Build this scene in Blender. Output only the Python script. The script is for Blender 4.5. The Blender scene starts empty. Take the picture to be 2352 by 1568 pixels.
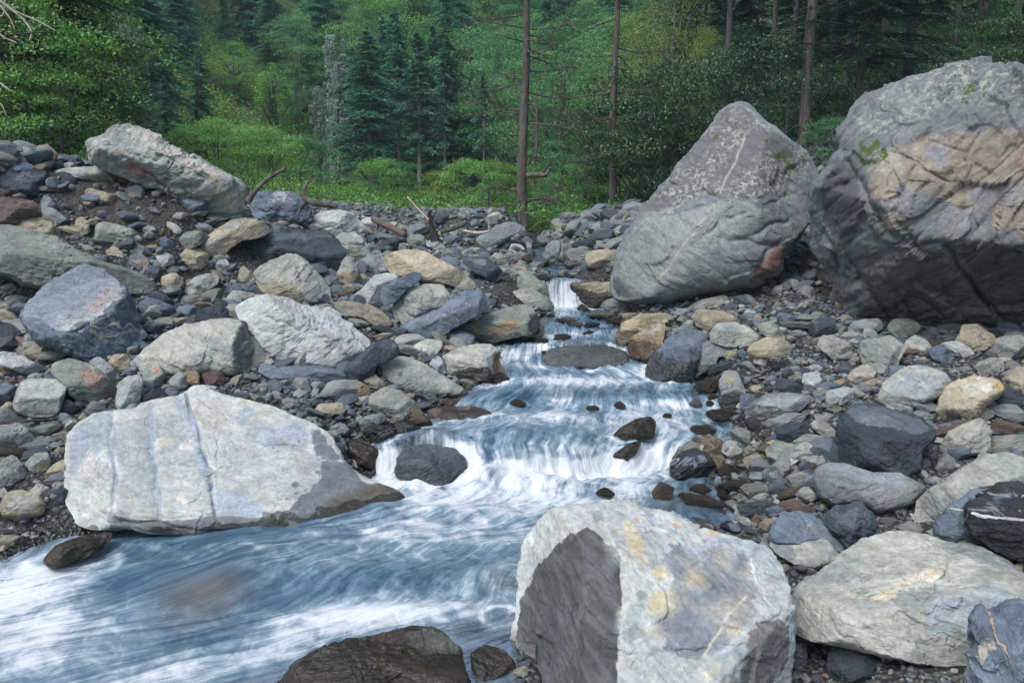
import bpy, math, random
import numpy as np
from mathutils import Matrix, Vector
R = math.radians
rng = np.random.default_rng(7)
random.seed(7)
scene = bpy.context.scene
col = scene.collection
# ------------------------------------------------------------------ camera, world, sun
FPX, CX, CY, H, TH = 1829.0, 1176.0, 784.0, 2.66, R(10.65)   # photo frame measured as 2352 x 1568
cam = bpy.data.cameras.new('camera'); camo = bpy.data.objects.new('camera', cam); col.objects.link(camo)
cam.lens = 28; cam.sensor_width = 36; cam.clip_end = 2000; cam.clip_start = .05
camo.location = (0, 0, H); camo.rotation_euler = (R(90)-TH, 0, 0)
scene.camera = camo
w = bpy.data.worlds.new('World'); scene.world = w; w.use_nodes = True
nt = w.node_tree; bg = nt.nodes['Background']
sky = nt.nodes.new('ShaderNodeTexSky'); sky.sky_type = 'NISHITA'; sky.sun_disc = False
SUN_EL, SUN_AZ = R(58), R(-140)          # azimuth measured from +Y towards +X
sky.sun_elevation = SUN_EL; sky.sun_rotation = SUN_AZ; sky.air_density = 1.0; sky.dust_density = 3.0; sky.ozone_density = 1.0
nt.links.new(sky.outputs[0], bg.inputs[0]); bg.inputs[1].default_value = 0.105
sl = bpy.data.lights.new('sun', 'SUN'); sl.energy = 1.5; sl.angle = R(32); sl.color = (.97, .985, 1)
so = bpy.data.objects.new('sun', sl); col.objects.link(so)
sd = Vector((math.sin(SUN_AZ)*math.cos(SUN_EL), math.cos(SUN_AZ)*math.cos(SUN_EL), math.sin(SUN_EL)))
so.rotation_euler = sd.to_track_quat('Z', 'Y').to_euler()
scene.view_settings.view_transform = 'Standard'; scene.view_settings.look = 'None'
scene.view_settings.exposure = 1.12; scene.view_settings.gamma = 1
scene.cycles.max_bounces = 6; scene.cycles.diffuse_bounces = 3; scene.cycles.transparent_max_bounces = 8
scene.cycles.use_denoising = True

# ------------------------------------------------------------------ noise
_pr = np.random.default_rng(3)
_perm = np.concatenate([_pr.permutation(256)]*3)
_grad = _pr.normal(size=(256, 3)); _grad /= np.linalg.norm(_grad, axis=1)[:, None]
def pnoise(p):
    p = np.asarray(p, float); i = np.floor(p).astype(int); f = p-i; i &= 255
    u = f*f*f*(f*(f*6-15)+10)
    out = 0
    for dx in (0, 1):
        wx = u[..., 0] if dx else 1-u[..., 0]
        for dy in (0, 1):
            wy = u[..., 1] if dy else 1-u[..., 1]
            for dz in (0, 1):
                wz = u[..., 2] if dz else 1-u[..., 2]
                h = _perm[_perm[_perm[i[..., 0]+dx]+i[..., 1]+dy]+i[..., 2]+dz]
                out = out + wx*wy*wz*(_grad[h]*(f-np.array([dx, dy, dz]))).sum(-1)
    return out*1.6
def fbm(p, o=4):
    s = 0; a = 1
    for k in range(o):
        s = s+a*pnoise(p*(2.03**k)+k*17.3); a *= .5
    return s
def sst(x, a, b):
    t = np.clip((x-a)/(b-a), 0, 1); return t*t*(3-2*t)
# ------------------------------------------------------------------ camera geometry
st_, ct_ = math.sin(TH), math.cos(TH)
def rays(px, py):
    a = (np.asarray(px, float)-CX)/FPX; b = (CY-np.asarray(py, float))/FPX
    return np.stack([a, ct_+b*st_, -st_+b*ct_], -1)
def PW(px, py, Y):                       # the point at distance Y whose picture is (px, py)
    d = rays(px, py); t = Y/d[..., 1]
    return d*np.asarray(t)[..., None]+np.array([0, 0, H])
def proj(p):
    q = p-np.array([0, 0, H]); dep = q[..., 1]*ct_-q[..., 2]*st_; up = q[..., 1]*st_+q[..., 2]*ct_
    return np.stack([CX+FPX*q[..., 0]/dep, CY-FPX*up/dep], -1)
TAG = {'A': (0, 240.1, .3675), 'B': (0, 720.3, .3675), 'C': (768.3, 432.2, .30625), 'D': (1344.5, 576.2, .4287),
       'E': (1344.5, 1008.4, .4283), 'F': (0, 1104.4, .5308), 'G': (1344.5, 0, .49), 'M': (816.3, 720.3, .3675),
       'H': (1440.6, 720.3, .2144), 'I': (1872.7, 720.3, .2144), 'J': (1488.6, 1008.4, .20417), 'K': (0, 672.3, .3676), 'P': (0, 0, 1)}
def o(tag, *pts):
    x0, y0, s = TAG[tag]; a = np.array(pts, float).reshape(-1, 2)
    return [(x0+s*x, y0+s*y) for x, y in a]
# ------------------------------------------------------------------ stream profile
WP = [(1700, -.01), (1568, 0), (1480, .015), (1400, .045), (1340, .062), (1300, .08), (1200, .10), (1100, .12), (1088, .14), (1040, .25), (1000, .30), (950, .33), (938, .345), (902, .42),
      (880, .435), (868, .45), (828, .53), (819, .54), (790, .62), (776, .63), (756, .68), (712, .72), (700, .74), (642, 1.0), (612, 1.02), (602, 1.03), (575, 1.12), (555, 1.16), (530, 1.20)]
def trow(r): return np.tan(np.arctan((np.asarray(r, float)-CY)/FPX)+TH)
_wz = np.array([1.4*z for _, z in WP]); _wr = np.array([r for r, _ in WP], float); _wY = (H-_wz)/trow(_wr)
_fy = np.linspace(_wY[0]-2, _wY[-1]+6, 6000); _fz = np.interp(_fy, _wY, _wz); _k = np.hanning(41); _k /= _k.sum()
_fz = np.convolve(np.pad(_fz, 20, 'edge'), _k, 'valid')
def Wl(X, Y):
    X = np.asarray(X, float); Y = np.asarray(Y, float)
    wob = .24*pnoise(np.stack([X*1.1+5, Y*2.0, X*0+.5], -1))*np.clip((Y-5)/2, 0, 1)+.11*pnoise(np.stack([X*3.6, Y*1.5, X*0+3.5], -1))*np.clip((Y-4.5)/2, .3, 1)
    wob = wob+(.34*np.exp(-((X-.15)/.5)**2)-.14+.12*pnoise(np.stack([X*2.1+7, Y*.5, X*0+9], -1)))*sst(Y, 5.9, 6.5)*(1-sst(Y, 7.4, 8.2))
    return np.interp(Y+wob, _fy, _fz)
BK = [(1800, -2600, 100), (1700, -2300, 300), (1568, -1800, 620), (1520, -1450, 740), (1470, -1050, 900), (1430, -800, 1080), (1400, -620, 1190), (1330, -260, 1240), (1285, 20, 1260), (1245, 110, 1330), (1215, 250, 1700), (1180, 500, 1690), (1150, 700, 1690), (1100, 870, 1670),
      (1050, 865, 1610), (1000, 850, 1690), (950, 990, 1690), (900, 1060, 1640), (860, 1110, 1600), (830, 1140, 1490), (800, 1130, 1460), (760, 1225, 1430), (715, 1240, 1410),
      (700, 1255, 1350), (672, 1262, 1325), (640, 1256, 1302), (610, 1225, 1320), (585, 1215, 1262), (560, 1212, 1245), (535, 1215, 1240)]
_br = np.array([b[0] for b in BK], float); _bz = np.interp(-_br, -_wr, _wz); _bY = (H-_bz)/trow(_br)
_bdep = _bY*ct_+(H-_bz)*st_
_bl = (np.array([b[1] for b in BK])-CX)/FPX*_bdep; _brr = (np.array([b[2] for b in BK])-CX)/FPX*_bdep
def XL(Y): return np.interp(Y, _bY, _bl)+.05*np.sin(Y*5.3+1)+.03*np.sin(Y*13.1)
def XR(Y): return np.interp(Y, _bY, _brr)+.05*np.sin(Y*4.7)+.03*np.sin(Y*11.9+2)
_Yw = float((H-.063)/trow(1400))
def XW(Y): return np.where(Y < _Yw, np.maximum(XR(Y), (1195-CX)/FPX*(Y*ct_+H*st_)), XR(Y))    # the water also fills the gap between the front boulders
YEND = _bY[-1]
# ------------------------------------------------------------------ ground height
GZ = [(1500, 850, .60), (1700, 1000, .42), (1750, 1150, .22), (1850, 1230, .20), (2352, 1000, .50), (2352, 1300, .33), (2352, 1500, .20), (1850, 1500, -.02), (2100, 1600, .1), (2000, 790, .80), (2352, 780, .85), (1650, 690, .93),
      (1450, 720, .80), (1400, 660, 1.0), (1130, 570, 1.17), (1000, 560, 1.22), (900, 640, 1.06), (700, 700, 1.0), (700, 850, .63), (900, 900, .47), (850, 1000, .36), (1000, 960, .36), (700, 560, 1.33),
      (450, 650, 1.15), (200, 720, 1.0), (300, 850, .72), (100, 900, .66), (100, 1100, .33), (50, 1220, .14), (60, 1290, .06), (-300, 1000, .5), (-300, 1250, .2), (-200, 700, 1.05), (2700, 1100, .5), (2700, 1500, .3), (2700, 800, .9), (1250, 1650, -.1), (1500, 1600, -.15), (1900, 900, .60), (1250, 540, 1.22)]
GY = [(400, 485, 9.6), (250, 402, 10), (130, 402, 9.6), (0, 400, 9.2), (-250, 400, 9.5), (50, 560, 8.8), (-200, 560, 8.6), (600, 500, 13.5), (700, 490, 14.5), (560, 540, 11.5), (1050, 507, 15), (900, 492, 16), (1200, 490, 17), (1400, 492, 16), (1176, 478, 24),
      (850, 470, 34), (1400, 480, 24), (600, 452, 24), (300, 420, 16), (0, 380, 15), (1880, 580, 11), (1850, 340, 15), (2352, 200, 16), (2100, 240, 16), (1650, 430, 17), (2700, 200, 17), (1500, 470, 19), (1750, 450, 13.5), (2100, 500, 12.5), (2352, 480, 12.5), (-400, 300, 17)]
_c = [((p, r), 1.4*z, (H-1.4*z)/trow(r)) for p, r, z in GZ]
_q = []
for (p, r), z, Y in _c: _q.append(PW(p, r, Y))
for p, r, Y in GY: _q.append(PW(p, r, Y))
_q = np.array(_q); _n = len(_q)
_D = np.linalg.norm(_q[:, None, :2]-_q[None, :, :2], axis=-1)
_A = np.zeros((_n+1, _n+1)); _A[:_n, :_n] = np.sqrt(_D**2+.05); _A[:_n, _n] = 1; _A[_n, :_n] = 1
_w = np.linalg.solve(_A, np.append(_q[:, 2], 0))
FA = [-1.2, -.64, -.52, -.42, -.33, -.25, -.1, .15, .24, .3, .4, .64, 1.2]
FY = [12, 15, 20, 27, 32, 38, 46, 46, 28, 21, 17, 16.5, 14]
def G0(X, Y):
    X = np.asarray(X, float); Y = np.asarray(Y, float); sh = X.shape
    x = X.ravel(); y = Y.ravel(); a = x/np.maximum(y, 2)
    yc = np.minimum(y, 26+0*y); xc = np.where(y > 26, a*26, x)
    out = np.zeros(len(x))
    for s in range(0, len(x), 20000):
        e = slice(s, s+20000)
        d = np.sqrt((xc[e, None]-_q[None, :, 0])**2+(yc[e, None]-_q[None, :, 1])**2+.05)
        out[e] = d@_w[:_n]+_w[_n]
    dd = y-np.interp(a, FA, FY)
    sl_ = .43+.04*pnoise(np.stack([x*.05, y*.05, x*0], -1))
    hill = sl_*(np.sqrt(dd*dd+4)+dd)/2
    hill += sst(dd, 0, 12)*1.3*pnoise(np.stack([x*.09, y*.09, x*0+9], -1))
    out = out+hill*sst(y, 11, 16)
    return out.reshape(sh)
def G(X, Y, rough=True):
    X = np.asarray(X, float); Y = np.asarray(Y, float)
    g = G0(X, Y)
    if rough: g = g+.03*fbm(np.stack([X*1.7, Y*1.7, X*0], -1), 3)
    Wv = Wl(X, Y); d = np.maximum(XL(Y)-X, X-XW(Y)); d = np.where(Y > YEND, np.maximum(d, (Y-YEND)*1.0), d)
    out = np.where(d > 0, (Wv+.02)+(g-(Wv+.02))*sst(d, 0, .55), np.minimum(g, Wv-.05-.12*sst(-d, 0, .25)))
    return np.where(Y > YEND+2, g, out)
_HY = np.geomspace(2.2, 70, 900)
def hit(px, py):
    d = rays(px, py); t = _HY/d[1]; x = d[0]*t; z = H+d[2]*t
    g = np.maximum(G(x, _HY, False), np.where((x > XL(_HY)) & (x < XR(_HY)) & (_HY < YEND), Wl(x, _HY), -9))
    k = np.argmax(z < g)
    return _HY[k] if (z < g).any() else 60.0
# ------------------------------------------------------------------ mesh helpers
def mesh_np(name, V, F, mats=(), attrs=None, smooth=True, mi=None):
    me = bpy.data.meshes.new(name); V = np.asarray(V, np.float32); F = np.asarray(F, np.int32); k = F.shape[1]
    me.vertices.add(len(V)); me.vertices.foreach_set('co', V.ravel())
    me.loops.add(F.size); me.loops.foreach_set('vertex_index', F.ravel())
    me.polygons.add(len(F)); me.polygons.foreach_set('loop_start', np.arange(len(F), dtype=np.int32)*k)
    me.polygons.foreach_set('use_smooth', np.full(len(F), smooth))
    if mi is not None: me.polygons.foreach_set('material_index', np.asarray(mi, np.int32))
    for m in mats: me.materials.append(m)
    for an, arr in (attrs or {}).items():
        arr = np.asarray(arr, np.float32)
        if arr.ndim == 1: me.attributes.new(an, 'FLOAT', 'POINT').data.foreach_set('value', arr)
        elif arr.shape[1] == 3: me.attributes.new(an, 'FLOAT_VECTOR', 'POINT').data.foreach_set('vector', arr.ravel())
        else: me.attributes.new(an, 'FLOAT_COLOR', 'POINT').data.foreach_set('color', arr.ravel())
    me.update(calc_edges=True); me.validate(); return me
def tag(ob, label=None, cat=None, group=None, kind=None):
    if label: ob['label'] = label
    if cat: ob['category'] = cat
    if group: ob['group'] = group
    if kind: ob['kind'] = kind
    return ob
def link(name, me, parent=None, loc=None):
    ob = bpy.data.objects.new(name, me); col.objects.link(ob)
    if parent is not None: ob.parent = parent
    if loc is not None: ob.location = loc
    return ob
def grid_faces(nr, nc, wrap=False):
    c = nc if wrap else nc-1
    i = np.arange(nr-1)[:, None]*nc; j = np.arange(c)[None, :]; j2 = (j+1) % nc
    return np.stack([i+j, i+nc+j, i+nc+j2, i+j2], -1).reshape(-1, 4)
# ------------------------------------------------------------------ materials
class NT:
    def __init__(s, name):
        s.m = bpy.data.materials.new(name); s.m.use_nodes = True; s.t = s.m.node_tree; s.p = s.t.nodes['Principled BSDF']; s.out = s.t.nodes['Material Output']
    def n(s, typ, ins=None, **kw):
        nd = s.t.nodes.new(typ)
        for k, v in kw.items(): setattr(nd, k, v)
        for k, v in (ins or {}).items(): s.set(nd.inputs[k], v)
        return nd
    def set(s, inp, v):
        if isinstance(v, bpy.types.NodeSocket): s.t.links.new(v, inp)
        elif isinstance(v, bpy.types.Node): s.t.links.new(v.outputs[0], inp)
        else: inp.default_value = v
    def math(s, op, a, b=0.0, c=None, clamp=False):
        nd = s.n('ShaderNodeMath', {0: a, 1: b}, operation=op, use_clamp=clamp)
        if c is not None: s.set(nd.inputs[2], c)
        return nd.outputs[0]
    def ramp(s, x, lo, hi, a=0.0, b=1.0):
        return s.n('ShaderNodeMapRange', {0: x, 1: lo, 2: hi, 3: a, 4: b}, interpolation_type='SMOOTHSTEP').outputs[0]
    def mix(s, f, a, b, mode='MIX'):
        nd = s.n('ShaderNodeMix', data_type='RGBA', blend_type=mode); s.set(nd.inputs[0], f); s.set(nd.inputs[6], a); s.set(nd.inputs[7], b); return nd.outputs[2]
    def noise(s, v, sc, det=4, ro=.55, dist=0, out=0):
        nd = s.n('ShaderNodeTexNoise', {'Scale': sc, 'Detail': det, 'Roughness': ro, 'Distortion': dist}); s.set(nd.inputs['Vector'], v); return nd.outputs[out]
    def vmul(s, v, xyz):
        return s.n('ShaderNodeVectorMath', {0: v, 1: xyz}, operation='MULTIPLY').outputs[0]
    def attr(s, name, out='Fac'): return s.n('ShaderNodeAttribute', attribute_name=name).outputs[out]
def c4(c): return (c[0], c[1], c[2], 1)
PAL = {  # colour a, colour b, stain, stain amount, vein amount
 'pale': ((.42, .415, .35), (.25, .258, .235), (.36, .30, .20), .35, .12),
 'white': ((.47, .465, .425), (.33, .34, .33), (.44, .38, .28), .35, .2),
 'tan': ((.45, .38, .26), (.27, .24, .18), (.38, .24, .11), .4, .1),
 'ochre': ((.36, .28, .17), (.25, .175, .10), (.45, .33, .18), .5, .1),
 'grey': ((.235, .245, .245), (.16, .172, .18), (.25, .22, .17), .25, .15),
 'green': ((.27, .285, .235), (.175, .19, .165), (.30, .27, .17), .3, .12),
 'blue': ((.155, .19, .232), (.095, .12, .152), (.26, .27, .27), .35, .25),
 'dark': ((.062, .076, .096), (.036, .045, .058), (.13, .14, .15), .25, .12),
 'black': ((.035, .037, .042), (.02, .022, .026), (.10, .10, .10), .25, .5),
 'brown': ((.115, .088, .055), (.055, .045, .033), (.17, .13, .08), .4, .05),
 'rust': ((.165, .105, .08), (.105, .075, .062), (.17, .15, .14), .45, .05),
}
def rock_mat(key, bump=1.0, wetall=0.0):
    a, b, stn, sa, vn = PAL[key]; N = NT('rock_'+key)
    v = N.attr('st', 'Vector'); oi = N.n('ShaderNodeObjectInfo').outputs['Random']
    v = N.n('ShaderNodeVectorMath', {0: v, 1: N.n('ShaderNodeCombineXYZ', {0: N.math('MULTIPLY', oi, 37.), 1: N.math('MULTIPLY', oi, 91.), 2: N.math('MULTIPLY', oi, 13.)})}, operation='ADD').outputs[0]
    blot = N.noise(v, 1.6, 5, .6, .4); stra = N.noise(N.vmul(v, (1.2, 1.6, 10)), 2.0, 5, .62, .5)
    fine = N.noise(v, 30, 4, .7); med = N.noise(N.vmul(v, (1, 1, 2.2)), 7.5, 6, .65, .3)
    c = N.mix(N.ramp(blot, .38, .62), c4(a), c4(b))
    c = N.mix(N.math('MULTIPLY', N.ramp(stra, .42, .62), .4), c, c4(b))
    c = N.mix(N.math('MULTIPLY', N.ramp(N.noise(N.vmul(v, (1, 1.2, 3.2)), 1.3, 5, .65, 1.0), .56, .68), sa), c, c4(stn))
    vein = N.ramp(N.math('ABSOLUTE', N.math('SUBTRACT', N.noise(v, 1.1, 3, .5, 1.5), .5)), .0, .012, 1, 0)
    c = N.mix(N.math('MULTIPLY', vein, N.math('MULTIPLY', vn, N.ramp(blot, .4, .6))), c, (.5, .5, .48, 1))
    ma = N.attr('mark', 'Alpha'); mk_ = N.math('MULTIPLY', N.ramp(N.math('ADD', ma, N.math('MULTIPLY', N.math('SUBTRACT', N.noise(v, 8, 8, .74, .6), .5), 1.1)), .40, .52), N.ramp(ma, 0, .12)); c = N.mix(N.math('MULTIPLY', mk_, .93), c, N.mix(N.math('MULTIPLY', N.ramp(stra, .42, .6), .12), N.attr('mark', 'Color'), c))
    k = N.math('MULTIPLY', N.ramp(fine, .25, .75, .78, 1.2), N.ramp(med, .3, .7, .8, 1.15))
    k = N.math('MULTIPLY', k, N.math('ADD', N.math('MULTIPLY', oi, .26), .655))
    c = N.mix(1.0, c, N.n('ShaderNodeCombineColor', {0: N.math('MULTIPLY', k, .95), 1: N.math('MULTIPLY', k, .99), 2: N.math('MULTIPLY', k, 1.02)}), 'MULTIPLY')
    # lichen
    li = N.math('MULTIPLY', N.attr('lichen'), N.math('MULTIPLY', N.ramp(N.noise(v, 15, 8, .8, .5), .50, .56), N.ramp(N.noise(v, 1.8, 4, .6), .38, .58)))
    c = N.mix(li, c, (.27, .285, .24, 1))
    mo = N.math('MULTIPLY', N.attr('moss'), N.ramp(N.noise(v, 10, 6, .8), .44, .52))
    c = N.mix(mo, c, (.045, .07, .012, 1))
    wet = N.math('MAXIMUM', N.ramp(N.math('ADD', N.attr('wet'), N.math('MULTIPLY', N.math('SUBTRACT', med, .5), .5)), .4, .6), wetall)
    c = N.mix(wet, c, N.mix(1.0, c, (.36, .345, .32, 1), 'MULTIPLY'))
    N.set(N.p.inputs['Base Color'], c)
    N.set(N.p.inputs['Roughness'], N.ramp(wet, 0, 1, .8, .22)); N.p.inputs['Specular IOR Level'].default_value = .35
    vw = N.n('ShaderNodeVectorMath', {0: v, 1: N.n('ShaderNodeVectorMath', {0: N.noise(v, 2.2, 4, .6, 0, 1), 1: (.9, .9, .9)}, operation='MULTIPLY').outputs[0]}, operation='ADD').outputs[0]
    vor = N.n('ShaderNodeTexVoronoi', {'Scale': 1.7}, feature='DISTANCE_TO_EDGE'); N.set(vor.inputs['Vector'], N.vmul(vw, (1, 1, 1.8)))
    crk = N.math('MULTIPLY', N.ramp(vor.outputs['Distance'], 0, .035), N.ramp(blot, .35, .6, .0, .5))
    big = N.noise(N.vmul(v, (1, 1, 1.8)), 3.2, 5, .6, .8)
    hgt = N.math('ADD', N.math('ADD', N.math('MULTIPLY', stra, .45), N.math('MULTIPLY', big, .8)), N.math('ADD', N.math('ADD', N.math('MULTIPLY', med, .8), N.math('MULTIPLY', crk, .35)), N.math('MULTIPLY', fine, .2)))
    bm = N.n('ShaderNodeBump', {'Strength': .75*bump, 'Distance': .05, 'Height': hgt}); N.set(N.p.inputs['Normal'], bm)
    return N.m
MAT = {k: rock_mat(k) for k in PAL}
SMOOTH_GREY = rock_mat('grey', bump=.55); SMOOTH_WHITE = rock_mat('white', bump=.55)
def leaf_mat(name, dark, light, trans=.38):
    N = NT(name); t = N.attr('tint'); oi = N.n('ShaderNodeObjectInfo').outputs['Random']
    c = N.mix(N.math('ADD', t, N.math('MULTIPLY', N.math('SUBTRACT', oi, .5), .3), clamp=True), c4(dark), c4(light))
    N.t.nodes.remove(N.p)
    d = N.n('ShaderNodeBsdfDiffuse', {'Color': c}); tr = N.n('ShaderNodeBsdfTranslucent', {'Color': c})
    gl = N.n('ShaderNodeBsdfGlossy', {'Color': (.9, .95, 1, 1), 'Roughness': .5})
    m = N.n('ShaderNodeMixShader', {0: trans, 1: d, 2: tr}); m2 = N.n('ShaderNodeMixShader', {0: .035, 1: m, 2: gl})
    N.set(N.out.inputs['Surface'], m2); return N.m
LEAF = {
 'deodar': leaf_mat('needles_blue_green', (.024, .095, .066), (.13, .34, .22)),
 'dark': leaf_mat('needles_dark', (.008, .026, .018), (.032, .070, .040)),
 'mid': leaf_mat('leaves_mid_green', (.020, .090, .032), (.10, .29, .085)),
 'shade': leaf_mat('leaves_painted_shade', (.012, .042, .016), (.055, .12, .045)),  # darkened green leaves: the shade of the right forest put into their colour
 'light': leaf_mat('leaves_light_green', (.05, .16, .05), (.19, .42, .13)),
 'yellow': leaf_mat('leaves_yellow_green', (.055, .11, .018), (.24, .33, .06), .35),
 'bright': leaf_mat('leaves_bright', (.045, .14, .030), (.20, .42, .075), .35),
 'fresh': leaf_mat('leaves_fresh_green', (.07, .19, .04), (.26, .50, .10), .45),
 'silver': leaf_mat('leaves_silver', (.07, .12, .09), (.42, .48, .45)),
 'brown': leaf_mat('twigs_brown', (.05, .038, .03), (.12, .09, .07)),
}
def bark_mat(name, a, b, sc=8):
    N = NT(name); v = N.n('ShaderNodeTexCoord').outputs['Object']
    n1 = N.noise(N.vmul(v, (1, 1, .3)), sc, 5, .7, .3); n2 = N.noise(v, 2.0, 3)
    c = N.mix(N.ramp(n1, .35, .65), c4(a), c4(b)); c = N.mix(N.math('MULTIPLY', N.ramp(n2, .5, .65), .4), c, (.09, .10, .07, 1))
    N.set(N.p.inputs['Base Color'], c); N.p.inputs['Roughness'].default_value = .9
    N.set(N.p.inputs['Normal'], N.n('ShaderNodeBump', {'Strength': .9, 'Distance': .04, 'Height': n1})); return N.m
BARK = {'pine': bark_mat('bark_brown_grey', (.035, .029, .026), (.115, .095, .085)), 'pale': bark_mat('bark_pale', (.14, .13, .12), (.34, .32, .30)),
        'dark': bark_mat('bark_dark', (.03, .03, .032), (.085, .08, .082)), 'char': bark_mat('bark_charred', (.012, .01, .009), (.04, .033, .03)),
        'red': bark_mat('bark_red', (.055, .038, .032), (.13, .09, .078)), 'dead': bark_mat('wood_bleached', (.25, .21, .17), (.45, .40, .33))}
# ------------------------------------------------------------------ boulders
def inpoly(P, poly):
    x, y = P[:, 0], P[:, 1]; poly = np.asarray(poly); r = np.zeros(len(P), bool); j = len(poly)-1
    for i in range(len(poly)):
        xi, yi = poly[i]; xj, yj = poly[j]
        c = ((yi > y) != (yj > y)) & (x < (xj-xi)*(y-yi)/((yj-yi) if yj != yi else 1e-9)+xi); r ^= c; j = i
    return r
def pldist(P, line):
    line = np.asarray(line, float); best = np.full(len(P), 1e9)
    for a, b in zip(line[:-1], line[1:]):
        ab = b-a; t = np.clip(((P-a)@ab)/max((ab@ab), 1e-9), 0, 1); best = np.minimum(best, np.linalg.norm(P-(a+t[:, None]*ab), axis=1))
    return best
_cj = np.random.default_rng(11).random((4096, 3)); _cv = np.random.default_rng(12).uniform(-1, 1, (4096, 4))
def cells(p):
    i = np.floor(p).astype(int); best = np.full(len(p), 1e9); val = np.zeros(len(p))
    for dx in (-1, 0, 1):
        for dy in (-1, 0, 1):
            for dz in (-1, 0, 1):
                c = i+np.array([dx, dy, dz]); h = (_perm[_perm[_perm[c[:, 0] & 255]+(c[:, 1] & 255)]+(c[:, 2] & 255)]*16+(c[:, 0]*7+c[:, 1]*3+c[:, 2]) % 16) & 4095
                q = p-(c+_cj[h]); d2 = (q*q).sum(1); m = d2 < best; best = np.where(m, d2, best); val = np.where(m, _cv[h, 0]+(q*_cv[h, 1:]).sum(1)*1.1, val)
    return val
def blobs(seed, tagn, area, n, cols, rmin, rmax, wb, al):
    rg = np.random.default_rng(seed); out = []; x0, y0, x1, y1 = area
    for k in range(n):
        cx, cy, r_ = rg.uniform(x0, x1), rg.uniform(y0, y1), rg.uniform(rmin, rmax); th = rg.uniform(0, 3.14); s = rg.uniform(.35, .8)
        out.append((o(tagn, *[(cx+r_*(math.cos(t)*math.cos(th)-s*math.sin(t)*math.sin(th)), cy+r_*(math.cos(t)*math.sin(th)+s*math.sin(t)*math.cos(th))) for t in np.linspace(0, 6.28, 9)[:-1]]), cols[int(rg.integers(len(cols)))], wb, al))
    return out
ROCKS = []      # (px centre, label) for finding neighbours
def wet_of(V, seed, wh):
    X, Y, Z = V[:, 0], V[:, 1], V[:, 2]
    hw = Z-Wl(X, Y); d = np.maximum(XL(Y)-X, X-XW(Y))
    wt = 1-sst(hw+.05*fbm(V*6+seed, 2), wh*.6, wh*1.6)
    return wt*(1-sst(d, .15, .4))*(Y < YEND+.5)
def rock(label, poly, pal, T=.85, fac=None, nf=4, e=.64, seed=None, Y=None, amp=1.0, dip=None, marks=(), grooves=(), res=1.0, wh=.07, lichen=None, moss=(), bmat=None, cat='boulder', name='boulder', back=.8, tilt=None, frac=1.0, sink=None, ks=.22, soft=.75, group=None, mat=None, bump=()):
    seed = seed if seed is not None else len(ROCKS)*3+1
    rg = np.random.default_rng(seed); poly = np.array(poly, float); hb = min(poly[:, 1].max(), 1720)
    if sink is None: sink = .02*math.sqrt(np.ptp(poly[:, 0])*np.ptp(poly[:, 1])) if (tilt is None or tilt > 8) else 0
    ym = poly[:, 1].mean(); poly[:, 1] += sink*np.clip((poly[:, 1]-ym)/max(poly[:, 1].max()-ym, 1), 0, 1)
    nx = np.roll(poly, -1, 0); cr = poly[:, 0]*nx[:, 1]-nx[:, 0]*poly[:, 1]; Aa = cr.sum()/2
    cen = np.array([((poly[:, 0]+nx[:, 0])*cr).sum(), ((poly[:, 1]+nx[:, 1])*cr).sum()])/(6*Aa); Aa = abs(Aa); r = math.sqrt(Aa/math.pi)
    # outline as radius over angle
    seg = []
    for a, b in zip(poly, nx):
        n = max(2, int(np.linalg.norm(b-a)/r*60)); tt = np.linspace(0, 1, n, endpoint=False)[:, None]; seg.append(a+(b-a)*tt)
    seg = np.concatenate(seg)-cen; ang = np.arctan2(-seg[:, 1], seg[:, 0]); rad = np.linalg.norm(seg, axis=1)
    nth = int(np.clip(r*1.4*res, 40, 560)); nphi = int(np.clip(r*.55*res, 16, 220))
    thv = np.linspace(-math.pi, math.pi, nth, endpoint=False); od = np.argsort(ang)
    rv = np.interp(thv, ang[od], rad[od], period=2*math.pi)
    kk = max(1, int(nth*.012)); ker = np.hanning(2*kk+3); ker /= ker.sum(); rv = np.convolve(np.concatenate([rv[-kk-1:], rv, rv[:kk+1]]), ker, 'valid')
    ca = np.stack([np.cos(thv), np.sin(thv), np.full(nth, seed*1.7)], -1)
    rv = rv*(1+.014*fbm(ca*np.array([5, 5, 1])+seed, 4))
    ph = np.concatenate([np.linspace(.015, math.pi/2, nphi), np.linspace(math.pi/2, math.pi-.03, max(8, nphi//2))[1:]])
    s = np.abs(np.sin(ph))**e; z = T*np.sign(np.cos(ph))*np.abs(np.cos(ph))**e; z[z < 0] *= back
    X = (s[:, None]*rv[None]*np.cos(thv)[None]/r).ravel(); Yy = (s[:, None]*rv[None]*np.sin(thv)[None]/r).ravel(); Z = np.repeat(z, nth)
    hx, hy = np.abs(X).max(), np.abs(Yy).max(); Z *= min(1.0, 1.25*min(hx, hy))
    fl = list(fac or [])
    if nf:
        fl.append((rg.uniform(-.25, .25), .75, .7, rg.uniform(.62, .78)))
        for k in range(nf+2):
            a = rg.uniform(0, 2*math.pi); t = rg.uniform(.3, 1.1); fl.append((math.cos(a)*t, math.sin(a)*t*.8-.1, 1, rg.uniform(.64, .86)))
    fr = Z > 0
    for n3 in fl:
        n = np.array(n3[:3], float); n /= np.linalg.norm(n); f = n3[3]; sup = (n[0]*X[fr]+n[1]*Yy[fr]+n[2]*Z[fr]).max()*f
        lim = (sup-n[0]*X-n[1]*Yy)/n[2]; lim = np.maximum(lim, Z*.06)
        k_ = .018; zz = -k_*np.logaddexp(-Z/k_, -lim/k_)+k_*math.log(2)*np.exp(-np.abs(Z-lim)/k_)*.5
        Z = np.where(fr, np.clip(np.minimum(zz, Z), .0, None), Z)
    # place
    if tilt is None: tilt = 14
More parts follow.
